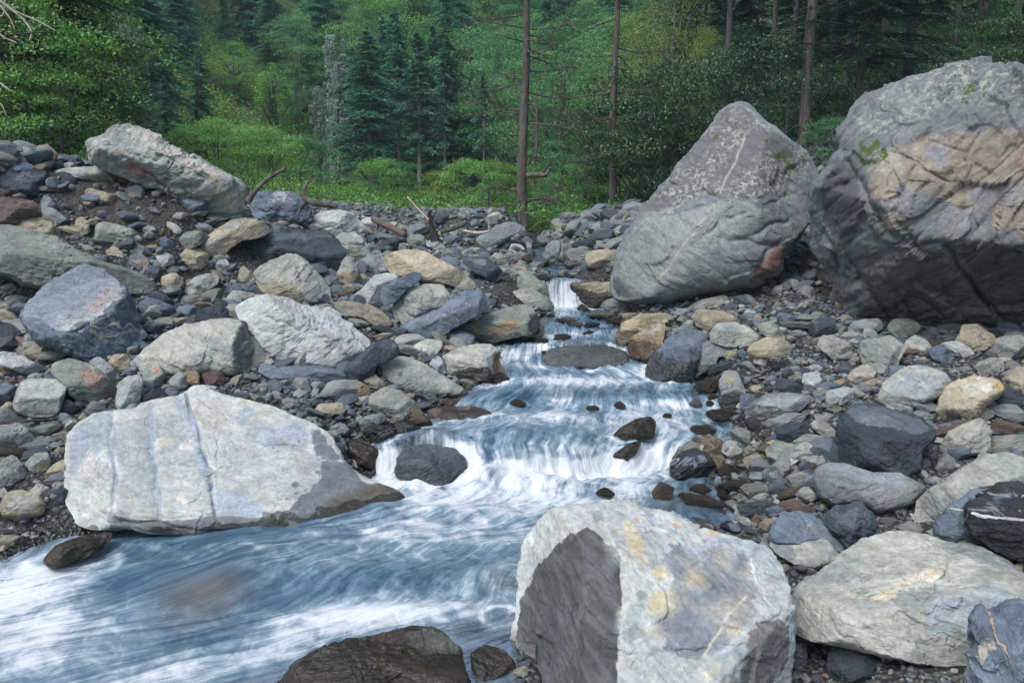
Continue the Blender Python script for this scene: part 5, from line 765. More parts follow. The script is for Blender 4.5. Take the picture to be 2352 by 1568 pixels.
# ================================================================== PEBBLES (uncountable)
def pebbles():
    rg = np.random.default_rng(77)
    tones = np.array([.60, .625, .65])*np.array([[.30,.31,.28],[.22,.235,.235],[.15,.175,.21],[.075,.085,.10],[.34,.29,.21],[.38,.385,.36],[.22,.23,.19],[.12,.135,.16],[.26,.17,.12],[.17,.165,.15]])*.92
    tw = np.array([.17,.18,.18,.14,.045,.08,.08,.10,.008,.03]); tw /= tw.sum()
    protoS = [stone_shape(2, 300+k) for k in range(8)]; protoB = [stone_shape(3, 320+k) for k in range(6)]
    Vs, Fs, Cs, Ss = [], [], [], []; base = 0
    def batch(n, ylo, yhi, smin, smax, protos, pw=2.2, zone=None, keep=1.0):
        nonlocal base
        Y = np.exp(rg.uniform(math.log(ylo), math.log(yhi), n)); X = rg.uniform(-1, 1, n)*(.8+.76*Y)
        s = smin*(1-rg.random(n)*(1-(smin/smax)**pw))**(-1/pw)
        clump = fbm(np.stack([X*.9, Y*.9, X*0+4], -1), 3); s *= np.clip(1+clump*.5, .45, 1.6)
        z = G(X, Y); Wv = Wl(X, Y); d = np.maximum(XL(Y)-X, X-XR(Y)); d = np.where(Y > YEND, 1, d)
        ok = (d > -.10+rg.random(n)*.25)
        a = X/Y; ok &= Y < np.interp(a, FA, FY)+0.5
        pp = proj(np.stack([X, Y, z], -1)); soil = np.zeros(n)
        for cx, cy, rx, ry in ((250, 440, 130, 62), (430, 640, 60, 30), (1890, 590, 50, 80), (330, 480, 100, 45)): soil = np.maximum(soil, np.hypot((pp[:, 0]-cx)/rx, (pp[:, 1]-cy)/ry) < 1)
        ok &= (soil < .5) | (rg.random(n) < .3)
        inside = np.zeros(n, bool)
        for rk in ROCKS:
            P_ = rk[6]; bb = (pp[:, 0] > P_[:, 0].min()) & (pp[:, 0] < P_[:, 0].max()) & (pp[:, 1] > P_[:, 1].min()) & (pp[:, 1] < P_[:, 1].max()) & (Y < rk[4][1]+.3)
            m_ = np.where(bb)[0]
            if len(m_): c_ = P_.mean(0); inside[m_] |= inpoly(pp[m_]+(pp[m_]-c_)*.06, P_)
        ok &= ~inside
        if zone is not None: ok &= zone(X, Y, pp)
        X, Y, z, s, Wv, d = [q[ok] for q in (X, Y, z, s, Wv, d)]; n = len(X)
        wet = (1-sst(z-Wv, .0, .09))*(1-sst(d, .1, .35))*(Y < YEND+.5)
        ci = rg.choice(len(tones), n, p=tw); cc = tones[ci]*rg.uniform(.75, 1.25, (n, 1))
        which = rg.integers(0, len(protos), n)
        for k, (V, F) in enumerate(protos):
            m = np.where(which == k)[0]
            if not len(m): continue
            sc = np.stack([s[m]*rg.uniform(.8, 1.45, len(m)), s[m]*rg.uniform(.7, 1.1, len(m)), s[m]*rg.uniform(.35, .75, len(m))], -1)
            ax = rg.normal(size=(len(m), 3))*np.array([.28, .28, 0])+np.array([0, 0, 1.]); ax /= np.linalg.norm(ax, axis=1)[:, None]
            th = rg.uniform(0, 6.28, len(m)); h = np.stack([np.cos(th), np.sin(th), 0*th], -1); t1 = np.cross(ax, h); t1 /= np.linalg.norm(t1, axis=1)[:, None]; t2 = np.cross(ax, t1)
            P = V[None]*sc[:, None]; W = P[..., :1]*t1[:, None]+P[..., 1:2]*t2[:, None]+P[..., 2:]*ax[:, None]
            W += np.stack([X[m], Y[m], z[m]+sc[:, 2]*.35], -1)[:, None]
            Vs.append(W.reshape(-1, 3)); Fs.append((F[None]+(base+np.arange(len(m))*len(V))[:, None, None]).reshape(-1, 3)); base += len(m)*len(V)
            c = np.concatenate([cc[m], wet[m][:, None]], 1); Cs.append(np.repeat(c, len(V), 0)); Ss.append((V[None]*s[m][:, None, None]*2+rg.uniform(0, 90, (len(m), 1, 3))).reshape(-1, 3))
    batch(17000, 3.2, 9, .011, .05, protoS)
    batch(16000, 7, 17, .022, .09, protoS)
    batch(5500, 4, 9.5, .025, .075, protoB, 2.0)
    batch(4200, 9, 17.3, .05, .13, protoB, 2.0)
    batch(2600, 6, 13, .045, .11, protoB, 2.0)
    batch(5200, 11.5, 17.6, .045, .12, protoB, 2.0)
    batch(2200, 7.5, 14, .08, .19, protoB, 1.8, lambda X, Y, pp: (pp[:, 0] < 1230))
    batch(500, 4.6, 8.5, .05, .12, protoB, 1.8, lambda X, Y, pp: (pp[:, 0] > 1500))
    batch(2500, 13, 18, .10, .24, protoB, 1.8, lambda X, Y, pp: (pp[:, 0] > 1180) & (pp[:, 0] < 1480))
    batch(9000, 5.0, 8.6, .010, .024, protoS, 2.2, lambda X, Y, pp: (pp[:, 0] > 1780) & (pp[:, 1] > 760) & (pp[:, 1] < 900))
    V = np.concatenate(Vs); F = np.concatenate(Fs); C = np.concatenate(Cs); S = np.concatenate(Ss)
    N = NT('pebble_stone'); at = N.n('ShaderNodeAttribute', attribute_name='tone'); st = N.attr('st', 'Vector'); wet = at.outputs['Alpha']
    n1 = N.noise(N.vmul(st, (1, 1, 4)), 9, 4, .6, .4); n2 = N.noise(st, 40, 3, .6)
    c = N.mix(1.0, at.outputs['Color'], N.n('ShaderNodeCombineColor', {0: N.ramp(n1, .3, .7, .72, 1.22), 1: N.ramp(n1, .3, .7, .72, 1.2), 2: N.ramp(n1, .3, .7, .74, 1.18)}), 'MULTIPLY')
    c = N.mix(wet, c, N.mix(1.0, c, (.42, .39, .35, 1), 'MULTIPLY')); N.set(N.p.inputs['Base Color'], c); N.set(N.p.inputs['Roughness'], N.ramp(wet, 0, 1, .85, .3))
    N.set(N.p.inputs['Normal'], N.n('ShaderNodeBump', {'Strength': .5, 'Distance': .012, 'Height': N.math('ADD', n1, N.math('MULTIPLY', n2, .4))}))
    me = mesh_np('pebbles', V, F, [N.m], {'tone': C, 'st': S}, smooth=False)
    tag(link('pebbles', me), 'grey blue and tan pebbles and small stones covering the stream banks', 'pebbles', kind='stuff')
pebbles()
# ================================================================== VEGETATION
def leaves(P, D, Nn, L, W, tint):
    """diamond leaves: centres P, long axis D, normal Nn"""
    D = D/np.linalg.norm(D, axis=1)[:, None]; S = np.cross(D, Nn); S /= np.maximum(np.linalg.norm(S, axis=1), 1e-6)[:, None]
    L = np.broadcast_to(L, len(P))[:, None]; W = np.broadcast_to(W, len(P))[:, None]
    V = np.stack([P-D*L*.5, P+S*W*.5-D*L*.05, P+D*L*.5, P-S*W*.5-D*L*.05], 1).reshape(-1, 3)
    return V, np.arange(len(P)*4).reshape(-1, 4), np.repeat(tint, 4)
def tube(pts, rads, n=7, bump=0.0):
    pts = np.array(pts, float); rads = np.array(rads, float); T = np.gradient(pts, axis=0); T /= np.linalg.norm(T, axis=1)[:, None]
    ref = np.array([.3, .9, .2]) if abs(T[0, 2]) > .8 else np.array([0, 0, 1.]); A = np.cross(T, ref); A /= np.linalg.norm(A, axis=1)[:, None]; B = np.cross(T, A)
    th = np.linspace(0, 2*math.pi, n, endpoint=False); rr = np.repeat(rads[:, None], n, 1)
    if bump: rr = rr*(1+bump*pnoise(np.stack([np.cos(th)[None]*1.5+pts[:, :1]*3, np.sin(th)[None]*1.5+pts[:, 1:2]*3, pts[:, 2:3]*3+0*th[None]], -1)))
    V = pts[:, None]+A[:, None]*(np.cos(th)[None]*rr)[..., None]+B[:, None]*(np.sin(th)[None]*rr)[..., None]
    V = V.reshape(-1, 3); F = grid_faces(len(pts), n, True); V = np.concatenate([V, pts[-1:][:]]); e = len(V)-1; L = (len(pts)-1)*n
    j = np.arange(n); F = np.concatenate([F, np.stack([L+(j+1) % n, L+j, np.full(n, e), np.full(n, e)], -1)]); return V, F
def merge(lst):
    b = 0; Vs, Fs = [], []
    for V, F in lst: Vs.append(V); Fs.append(F+b); b += len(V)
    return np.concatenate(Vs), np.concatenate(Fs)
def conifer(seed, h=12., z0=.25, Lm=3.0, nb=150, dens=1.0, droop=.35, sz=1.0, lean=0):
    rg = np.random.default_rng(seed); P, D, Nn, Ls, Ws, T = [], [], [], [], [], []; br = []
    k = 0
    while k < nb:
        u = (k/nb)**.8; z = h*(z0+(1-z0)*u)+rg.normal()*.12; k += 1
        L = Lm*((1-u)**.75+.05)*rg.uniform(.55, 1.15)*(1 if rg.random() > .12 else .5); a = rg.uniform(0, 2*math.pi); L *= 1+.25*math.sin(a*2+seed)
        m = max(5, int(L*8*dens)); t = np.linspace(.12, 1, m)
        dirv = np.array([math.cos(a), math.sin(a), 0]); side = np.array([-dirv[1], dirv[0], 0]); up0 = rg.uniform(-.05, .28)*(1-u*.4)+u*.25
        cz = z+L*(up0*t-droop*t*t); cen = dirv[None]*(L*t)[:, None]; cen[:, 2] = cz
        if L > .9: br.append(tube(np.stack([cen[0]*0+[0, 0, z], cen[len(t)//2], cen[-1]]), [.05*h/12, .03*h/12, .008], 4))
        tb = rg.normal()*.13+.45
        for q in (-1, 1, 0):
            nt_ = m*5; tt = rg.uniform(.12, 1.0, nt_); wv = (L*.34*np.sin(np.clip(tt*2.6, 0, 3.0))**.6*rg.random(nt_)+.03)*abs(q)
            c = dirv[None]*(L*tt)[:, None]+side[None]*(q*wv)[:, None]; c[:, 2] = z+L*(up0*tt-droop*tt*tt)-wv*.35+rg.normal(size=nt_)*.035
            dd = dirv[None]*(.5+tt[:, None]*.5)+side[None]*q*rg.uniform(.5, 1.2, (nt_, 1)); dd[:, 2] = up0-droop*2*tt*.6-rg.random(nt_)*.35
            n_ = np.array([0, 0, 1.])+rg.normal(size=(nt_, 3))*.45
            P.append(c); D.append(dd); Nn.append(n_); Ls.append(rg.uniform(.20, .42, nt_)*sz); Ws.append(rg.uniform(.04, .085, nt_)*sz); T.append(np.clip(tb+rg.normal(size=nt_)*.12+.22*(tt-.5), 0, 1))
    V, F, T = leaves(np.concatenate(P), np.concatenate(D), np.concatenate(Nn), np.concatenate(Ls), np.concatenate(Ws), np.concatenate(T))
    zz = np.linspace(-.6, h*.99, 14); tr = tube(np.stack([.05*np.sin(zz*.7+seed)+lean*zz, .04*np.cos(zz*.6+seed), zz], -1), .19*h/12*(1-np.clip(zz/h, 0, 1)*.93), 9, .12)
    if lean: V = V+np.stack([lean*V[:, 2], 0*V[:, 2], 0*V[:, 2]], -1)
    return (V, F, T), merge([tr]+br)
def broad(seed, h=9., rx=3., z0=.3, ncl=60, nl=330, lsz=.10, shape='dome', hang=0.0):
    rg = np.random.default_rng(seed); P, D, Nn, T, Ls = [], [], [], [], []; br = []
    for k in range(ncl):
        u = rg.random(); a = rg.uniform(0, 6.283); zc = z0+(1-z0)*u
        prof = math.sin(math.pi*min(1, (u*.85+.12)))**.6 if shape == 'dome' else (1-u)**.5+.25
        rr = rx*prof*math.sqrt(rg.uniform(.15, 1)); c = np.array([math.cos(a)*rr, math.sin(a)*rr, h*zc]); cr = rg.uniform(.45, .95)*rx*.36
        nn = int(nl*rg.uniform(.6, 1.3)); d = rg.normal(size=(nn, 3)); d[:, 2] = np.abs(d[:, 2])*.9-.25; d /= np.linalg.norm(d, axis=1)[:, None]
        p = c+d*cr*np.array([1.25, 1.25, .62])*rg.uniform(.55, 1.05, (nn, 1))
        if hang: p[:, 2] -= hang*rg.random(nn)**2*h*.2
        P.append(p); nv = d+np.array([0, 0, .9])+rg.normal(size=(nn, 3))*.5; Nn.append(nv); dd = rg.normal(size=(nn, 3))+d*.6; dd[:, 2] -= .35; D.append(dd)
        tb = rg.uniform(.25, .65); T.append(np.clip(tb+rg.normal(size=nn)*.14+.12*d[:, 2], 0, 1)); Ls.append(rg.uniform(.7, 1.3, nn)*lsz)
        if k % 3 == 0:
            b0 = np.array([0, 0, h*max(.15, zc-.35)]); br.append(tube(np.stack([b0, (b0+c)/2+rg.normal(size=3)*.15, c]), [.07*h/9, .045*h/9, .015], 5))
    Ls = np.concatenate(Ls); V, F, T = leaves(np.concatenate(P), np.concatenate(D), np.concatenate(Nn), Ls, Ls*.55, np.concatenate(T))
    zz = np.linspace(-.5, h*.8, 9); tr = tube(np.stack([.15*np.sin(zz*.5+seed), .1*np.cos(zz*.4+seed), zz], -1), .15*h/9*(1-np.clip(zz/h, 0, 1)*.85), 8, .15)
    return (V, F, T), merge([tr]+br)
PROTO = {}
def proto(kind, k):
    if (kind, k) in PROTO: return PROTO[kind, k]
    s = 500+k*7
    if kind == 'conifer': c, t = conifer(s, z0=[.26, .34, .16, .42][k % 4], Lm=[3.0, 2.3, 3.4, 2.0][k % 4], nb=[150, 130, 170, 100][k % 4])
    elif kind == 'near_conifer': c, t = conifer(s, z0=.22, Lm=4.2, nb=170, dens=1.7, sz=.62, droop=.22)
    elif kind == 'fir': c, t = conifer(s, z0=.12, Lm=2.2, nb=160, sz=.9)
    elif kind == 'high_conifer': c, t = conifer(s, h=16, z0=.24, Lm=3.6, nb=130, dens=1.3, sz=.75, droop=.3)
    elif kind == 'broad': c, t = broad(s)
    elif kind == 'spread': c, t = broad(s, h=9, rx=3.6, z0=.2, ncl=80, nl=340, lsz=.095)
    elif kind == 'fine': c, t = broad(s, h=10, rx=3.2, z0=.15, ncl=85, nl=360, lsz=.075, hang=.4)
    elif kind == 'column': c, t = broad(s, h=8, rx=.95, z0=.12, ncl=44, nl=150, lsz=.11, hang=.8)
    elif kind == 'shrub': c, t = broad(s, h=2.2, rx=1.6, z0=.05, ncl=40, nl=330, lsz=.055)
    elif kind == 'far_fir':
        c, t = conifer(s, z0=.12, Lm=2.9, nb=90, dens=.55, sz=2.0)
    elif kind == 'far_broad': c, t = broad(s, h=8, rx=3.0, z0=.15, ncl=40, nl=60, lsz=.34)
    PROTO[kind, k] = [c, t, None, {}]; return PROTO[kind, k]
def tree(name, label, kind, k, px, Y, top=None, s=1.0, leaf='deodar', bark='pine', rot=None, group=None, base=None, cat='tree', wide=1.0):
    pr = proto(kind, k); a = (px-CX)/FPX; p = PW(px, 460, Y); X = p[0]; zb = float(G0(X, Y)) if base is None else PW(px, base, Y)[2]
    hh = {'conifer': 12, 'near_conifer': 12, 'fir': 12, 'high_conifer': 16, 'broad': 9, 'spread': 9, 'fine': 10, 'column': 8, 'shrub': 2.2}[kind]
    if top is not None: s = (PW(px, top, Y)[2]-zb)/hh
    if pr[2] is None: pr[2] = mesh_quadtri('trunk', pr[1][0], pr[1][1], [BARK['pine']], {})
    if leaf not in pr[3]: pr[3][leaf] = mesh_np('crown', pr[0][0], pr[0][1], [LEAF[leaf]], {'tint': pr[0][2]}, smooth=False)
    e = bpy.data.objects.new(name, None); col.objects.link(e); e.location = (X, Y, zb-.05); e.rotation_euler = (0, 0, rot if rot is not None else random.uniform(0, 6.28)); e.scale = (s*wide, s*wide, s); e.empty_display_size = .2
    c = link('crown', pr[3][leaf], e); t = link('trunk', pr[2], e); t.material_slots[0].link = 'OBJECT'; t.material_slots[0].material = BARK[bark]
    tag(e, label, cat, group); return e
CG = 'conifers standing beyond the far end of the stream bed'
T_ = [
 ('conifer_tree','broad-skirted blue-green conifer with a pale bare lower trunk, left of centre','conifer',0,853,36,70,'deodar','pale',1.15),
 ('conifer_tree','slim tiered conifer with clear trunk, right of the broad-skirted one','conifer',1,966,36,75,'deodar','pale',1.0),
 ('conifer_tree','conifer with reddish straight trunk between the broad-skirted and the tiered conifers','conifer',3,921,41,50,'deodar','red',.9),
 ('conifer_tree','thin-trunked conifer just right of the slim tiered conifer','conifer',3,1023,40,120,'deodar','pale',.9),
 ('conifer_tree','slender conifer second to the right of the slim tiered conifer','conifer',1,1052,43,95,'deodar','pine',.8),
 ('conifer_tree','small-crowned conifer on a tall whitish pole trunk left of the first dead pine','conifer',3,1112,36,165,'deodar','pale',.7),
 ('conifer_tree','dense conifer behind the vine-covered trunk, down-swept dark boughs','conifer',2,800,39,120,'deodar','dark',1.0),
 ('conifer_tree','conifer filling the gap behind the broad-skirted conifer','fir',1,890,46,40,'deodar','dark',1.1),
 ('conifer_tree','conifer behind and between the two thinnest pole trunks','fir',2,1000,47,60,'deodar','dark',1.1),
 ('conifer_tree','dark conifer behind the whitish pole trunk','fir',0,1085,45,150,'deodar','dark',1.1),
 ('conifer_tree','small dark conifer on the green slope with its lowest trunk bare','conifer',0,478,34,115,'deodar','pine',.85),
 ('conifer_tree','wide dark conifer at the left behind the silver-leaved tree','fir',0,385,36,-30,'deodar','dark',1.3),
 ('conifer_tree','tall conifer behind the dead snag on the green slope','conifer',2,440,42,-60,'deodar','dark',1.1),
 ('conifer_tree','conifer on the slope above the green clearing, left of the vine mound','fir',2,540,52,-20,'deodar','dark',1.2),
 ('conifer_tree','dark conifer high on the slope above the vine mound','fir',1,600,58,-60,'deodar','dark',1.2),
 ('conifer_tree','near left conifer with long drooping sprays reaching over the largest layered boulder','near_conifer',0,172,16.5,-330,'dark','pine',.72),
 ('conifer_tree','half-hidden conifer near the top left corner behind bare twigs','near_conifer',1,20,17.5,-300,'dark','dark',.9),
 ('conifer_tree','conifer between the near left conifer and the silver-leaved tree','conifer',2,290,26,-120,'deodar','dark',1.1),
 ('conifer_tree','tall conifer left of the small dark conifer on the green slope','fir',1,368,31,-120,'deodar','dark',1.0),
 ('conifer_tree','tall conifer rising above the largest layered boulder','conifer',2,335,28,-160,'deodar','dark',1.1),
 ('conifer_tree','conifer behind the silver-leaved tree, top left','fir',2,215,27,-200,'deodar','dark',1.1),
 ('conifer_tree','conifer over the bright vine-draped tree','fir',0,640,54,-70,'deodar','dark',1.2),
 ('conifer_tree','small conifer low on the slope right of the largest layered boulder','fir',1,395,25,175,'deodar','dark',1.0),
 ('conifer_tree','conifer behind the yellow-green loose tree at the left','conifer',0,110,24,-200,'deodar','dark',1.1),
 ('conifer_tree','full-skirted conifer directly behind the thin-trunked conifer','fir',1,1035,41,85,'deodar','dark',1.15),
 ('conifer_tree','full-skirted conifer left of the grey-green tree by the first dead pine','fir',2,1085,40,130,'deodar','dark',1.1),
 ('conifer_tree','tall conifer behind the gap between the broad-skirted and tiered conifers','fir',0,915,45,20,'deodar','dark',1.2),
 ('conifer_tree','tall conifer on the skyline above the weathered snag','fir',2,462,47,-60,'deodar','dark',1.2),
 ('conifer_tree','dark conifer left of the pale-blossomed tree, upper slope','fir',1,655,56,-20,'deodar','dark',1.3),
 ('conifer_tree','dark conifer right of the pale-blossomed tree, upper slope','fir',0,750,54,-10,'deodar','dark',1.3),
 ('broadleaf_tree','silver-leaved tree behind the near left conifer','spread',1,300,19.5,40,'silver','pale',.6),
 ('broadleaf_tree','small silvery tree left of the largest silver-leaved tree, top left','spread',2,250,21,25,'silver','pale',.5),
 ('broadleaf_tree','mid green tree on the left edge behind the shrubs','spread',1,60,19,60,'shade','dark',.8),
 ('broadleaf_tree','yellow-green loose tree above the shrubs at the left','fine',2,130,18,215,'yellow','dark',1.0),
 ('broadleaf_tree','bright leafy tree draped in vines in the middle of the left slope','spread',0,555,43,100,'fresh','dark',1.1),
 ('broadleaf_tree','rounded tree topped with pale blossom on the slope','spread',1,705,46,42,'light','dark',.9),
 ('broadleaf_tree','vine-hung leafy tree below the pale-blossomed tree','column',1,640,41,135,'fresh','dark',1.9),
 ('broadleaf_tree','dark bushy tree left of the vine-covered leaning trunk','broad',0,690,44,150,'mid','dark',.8),
 ('broadleaf_tree','layered light green tree between the two dead pines','spread',2,1290,33,70,'light','pine',1.0),
 ('broadleaf_tree','pale green tree directly behind the top of the first dead pine','spread',0,1180,38,80,'light','pine',.9),
 ('broadleaf_tree','grey-green tree left of the first dead pine, upper part','broad',1,1110,42,75,'light','pine',1.0),
 ('broadleaf_tree','rounded mid green tree right of the layered light green tree','broad',2,1375,36,110,'light','pine',1.0),
 ('broadleaf_tree','yellowish feathery tree right of the second dead pine','fine',1,1530,25,-60,'yellow','dark',.9),
 ('broadleaf_tree','feathery olive tree close behind the second dead pine','fine',0,1445,28,110,'yellow','dark',.8),
 ('broadleaf_tree','feathery tree over the left flank of the pointed boulder','fine',2,1600,22,60,'yellow','dark',.8),
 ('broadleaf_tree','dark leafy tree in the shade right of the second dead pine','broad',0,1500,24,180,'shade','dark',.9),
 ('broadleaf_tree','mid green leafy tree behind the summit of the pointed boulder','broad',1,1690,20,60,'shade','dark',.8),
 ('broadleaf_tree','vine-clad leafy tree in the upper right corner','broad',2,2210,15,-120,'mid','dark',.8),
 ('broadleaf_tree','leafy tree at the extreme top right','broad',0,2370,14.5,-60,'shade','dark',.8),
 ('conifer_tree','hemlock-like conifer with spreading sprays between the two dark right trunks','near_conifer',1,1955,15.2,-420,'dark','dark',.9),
]
for nm, lb, kd, k, px, Y, top, lf, bk, wd in T_: tree(nm, lb, kd, k, px, Y, top, leaf=lf, bark=bk, wide=wd)
DG = 'tall straight trunks in the dark forest behind the right boulders'
for px, Y, lb, bk, wd in ((1655, 17.5, 'leaning ivy-clad forest trunk left of the pointed boulder summit', 'dark', .8), (1838, 14.8, 'straight grey forest trunk in the gap between the two giant boulders', 'pine', 1.), (1886, 19.5, 'thin forest trunk just right of the straight grey one', 'dark', .8),
                    (1924, 18.5, 'short visible dark trunk above the overhanging boulder shoulder', 'dark', .8), (2058, 16.2, 'thick dark trunk above the middle of the overhanging boulder', 'dark', 1.), (1755, 22, 'dim trunk deep in the forest behind the pointed boulder', 'dark', .8), (2160, 20, 'dim trunk deep in the forest near the upper right corner', 'dark', .8), (2290, 18, 'dim trunk right of the vine-clad leafy tree', 'dark', .8), (2000, 23, 'faint trunk far inside the dark right forest', 'dark', .9), (1800, 27, 'faintest trunk in the gap right of the pointed boulder', 'dark', .9)):
    tree('conifer_tree', lb, 'high_conifer', int(px) % 3, px, Y, s=1.0, leaf='dark', bark=bk, group=DG, wide=wd*.4)
# dense shade trees closing the right forest
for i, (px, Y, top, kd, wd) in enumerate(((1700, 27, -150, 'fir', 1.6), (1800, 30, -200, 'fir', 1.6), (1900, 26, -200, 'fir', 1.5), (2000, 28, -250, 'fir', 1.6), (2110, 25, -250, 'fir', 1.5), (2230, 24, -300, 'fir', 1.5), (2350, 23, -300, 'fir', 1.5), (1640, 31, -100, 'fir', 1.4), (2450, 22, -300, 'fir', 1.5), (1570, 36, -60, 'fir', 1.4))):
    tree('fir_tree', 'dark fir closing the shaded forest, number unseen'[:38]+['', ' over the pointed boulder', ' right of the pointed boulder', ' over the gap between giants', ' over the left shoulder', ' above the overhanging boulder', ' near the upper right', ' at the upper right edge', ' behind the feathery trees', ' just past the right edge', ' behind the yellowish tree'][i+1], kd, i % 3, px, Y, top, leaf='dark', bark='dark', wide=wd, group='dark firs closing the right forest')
# shrubs on both sides
SH = [(20, 14.5, 1.25, 'bright', 'shrub at the left edge above the slate-blue boulder'), (85, 15.5, 1.2, 'yellow', 'yellow-green shrub behind the dark slate-blue boulder'), (140, 14.3, .8, 'bright', 'bright shrub left of the largest layered boulder'), (60, 17.5, 1.7, 'bright', 'tall bright shrub on the left slope'), (190, 16.5, .9, 'mid', 'dark green shrub touching the largest layered boulder'), (-40, 16, 1.5, 'mid', 'shrub cut by the left edge'),
      (115, 18.5, 1.5, 'yellow', 'yellow shrub high at the left'), (500, 22, .8, 'fresh', 'low bright bush right of the largest layered boulder'), (560, 24, .9, 'fresh', 'bright bush above the raised branch'), (620, 23, .8, 'fresh', 'bush behind the tip of the raised branch'), (700, 27, .9, 'mid', 'bush below the vine-covered leaning trunk'), (1130, 18.2, .62, 'bright', 'dense bush left of the foot of the first dead pine'), (1075, 19.5, .6, 'bright', 'rounded bush behind the charred stump'),
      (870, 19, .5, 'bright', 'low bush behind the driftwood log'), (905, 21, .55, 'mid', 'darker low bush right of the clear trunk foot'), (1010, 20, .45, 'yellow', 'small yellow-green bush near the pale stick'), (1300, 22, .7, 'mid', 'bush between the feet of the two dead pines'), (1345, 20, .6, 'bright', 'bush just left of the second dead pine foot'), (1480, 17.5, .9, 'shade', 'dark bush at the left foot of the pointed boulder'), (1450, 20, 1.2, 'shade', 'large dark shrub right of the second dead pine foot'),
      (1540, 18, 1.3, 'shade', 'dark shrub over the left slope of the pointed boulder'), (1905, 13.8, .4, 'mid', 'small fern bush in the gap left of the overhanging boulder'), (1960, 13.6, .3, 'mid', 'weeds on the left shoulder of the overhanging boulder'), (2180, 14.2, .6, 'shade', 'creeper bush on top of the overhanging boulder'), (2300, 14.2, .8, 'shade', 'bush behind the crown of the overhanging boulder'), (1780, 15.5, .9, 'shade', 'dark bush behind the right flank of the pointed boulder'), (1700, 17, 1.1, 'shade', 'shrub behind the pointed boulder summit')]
for i, (px, Y, s_, lf, lb) in enumerate(SH): tree('shrub', lb, 'shrub', i % 3, px, Y, s=s_, leaf=lf, bark='dark', cat='bush')
def placed(px, py, Y): return PW(px, py, Y)
def deadpine(label, pxb, pyb, pxt, Y, wb, wt, nbr, seed, top=-260):
    rg = np.random.default_rng(seed); b = PW(pxb, pyb, Y); b[2] -= .3; t = PW(pxt, top, Y); n = 40; u = np.linspace(0, 1, n)
    pts = b+(t-b)*u[:, None]; pts[:, 0] += .03*np.sin(u*9+seed); r0, r1 = wb*Y/FPX/2, wt*Y/FPX/2
    e = bpy.data.objects.new('dead_pine', None); col.objects.link(e); e.location = b; e.empty_display_size = .2
    V, F = tube(pts-b, (r0+(r1-r0)*u)*(1+.35*np.exp(-u*40)), 16, .16); link('trunk', mesh_quadtri('trunk', V, F, [BARK['pine']], {}), e)
    def branch(p0, a, el, L, r, curl, depth=0):
        m = 9; P = [np.array(p0)]; d = np.array([math.cos(a)*math.cos(el), math.sin(a)*math.cos(el), math.sin(el)])
        for i in range(m): d = d+np.array([rg.normal()*.10, rg.normal()*.10, curl]); d /= np.linalg.norm(d); P.append(P[-1]+d*L/m)
        P = np.array(P); out = [tube(P, np.linspace(r, r*.18, m+1), 5)]
        if depth < 2 and L > .35:
            for _ in range(int(4+L*3.5)):
                i = rg.integers(2, m); out += branch(P[i], a+rg.choice([-1, 1])*rg.uniform(.4, 1.1), rg.uniform(-.2, .4), L*rg.uniform(.25, .45), r*.4, rg.uniform(-.02, .08), depth+1)
        return out
    for k in range(nbr):
        u_ = rg.uniform(.02, .97); p0 = (b+(t-b)*u_)-b; short = rg.random() < .62; a = rg.choice([0, math.pi])+rg.normal()*.7
        L = rg.uniform(.12, .3) if short else rg.uniform(.7, 1.6); lst = branch(p0, a, rg.uniform(-.25, .2), L, .013 if short else .020, rg.uniform(-.05, .05), 2 if short else 0)
        V, F = merge(lst); link('branch', mesh_quadtri('branch', V, F, [BARK['pine']], {}), e)
    tag(e, label, 'dead tree'); return e
deadpine('thicker dead pine with bare snapped branches, left of the pair beyond the stream bed', 1200, 492, 1212, 17.3, 25, 7, 80, 3)
deadpine('thinner dead pine with stubby branches, nearer the pointed boulder', 1407, 495, 1420, 17.6, 20, 7, 70, 8)
deadpine('weathered snag with a bare top standing on the green slope', 449, 372, 456, 30, 15, 3, 14, 12, top=135)
deadpine('thin pale dead trunk behind the first dead pine', 1225, 470, 1236, 30, 8, 4, 8, 21, top=210)
tree('vine_covered_tree', 'leaning dead trunk smothered in grey-green vines', 'column', 0, 741, 31, 190, leaf='silver', bark='pine', wide=.8)
tree('vine_covered_tree', 'pale vine-draped spire above the vine-smothered leaning trunk', 'column', 2, 782, 37, 55, leaf='silver', bark='pine', wide=.75)
tree('vine_covered_tree', 'small ivy bush wrapped round the broad-skirted conifer trunk', 'column', 0, 864, 34, 395, base=432, leaf='deodar', bark='pine', wide=2.0)
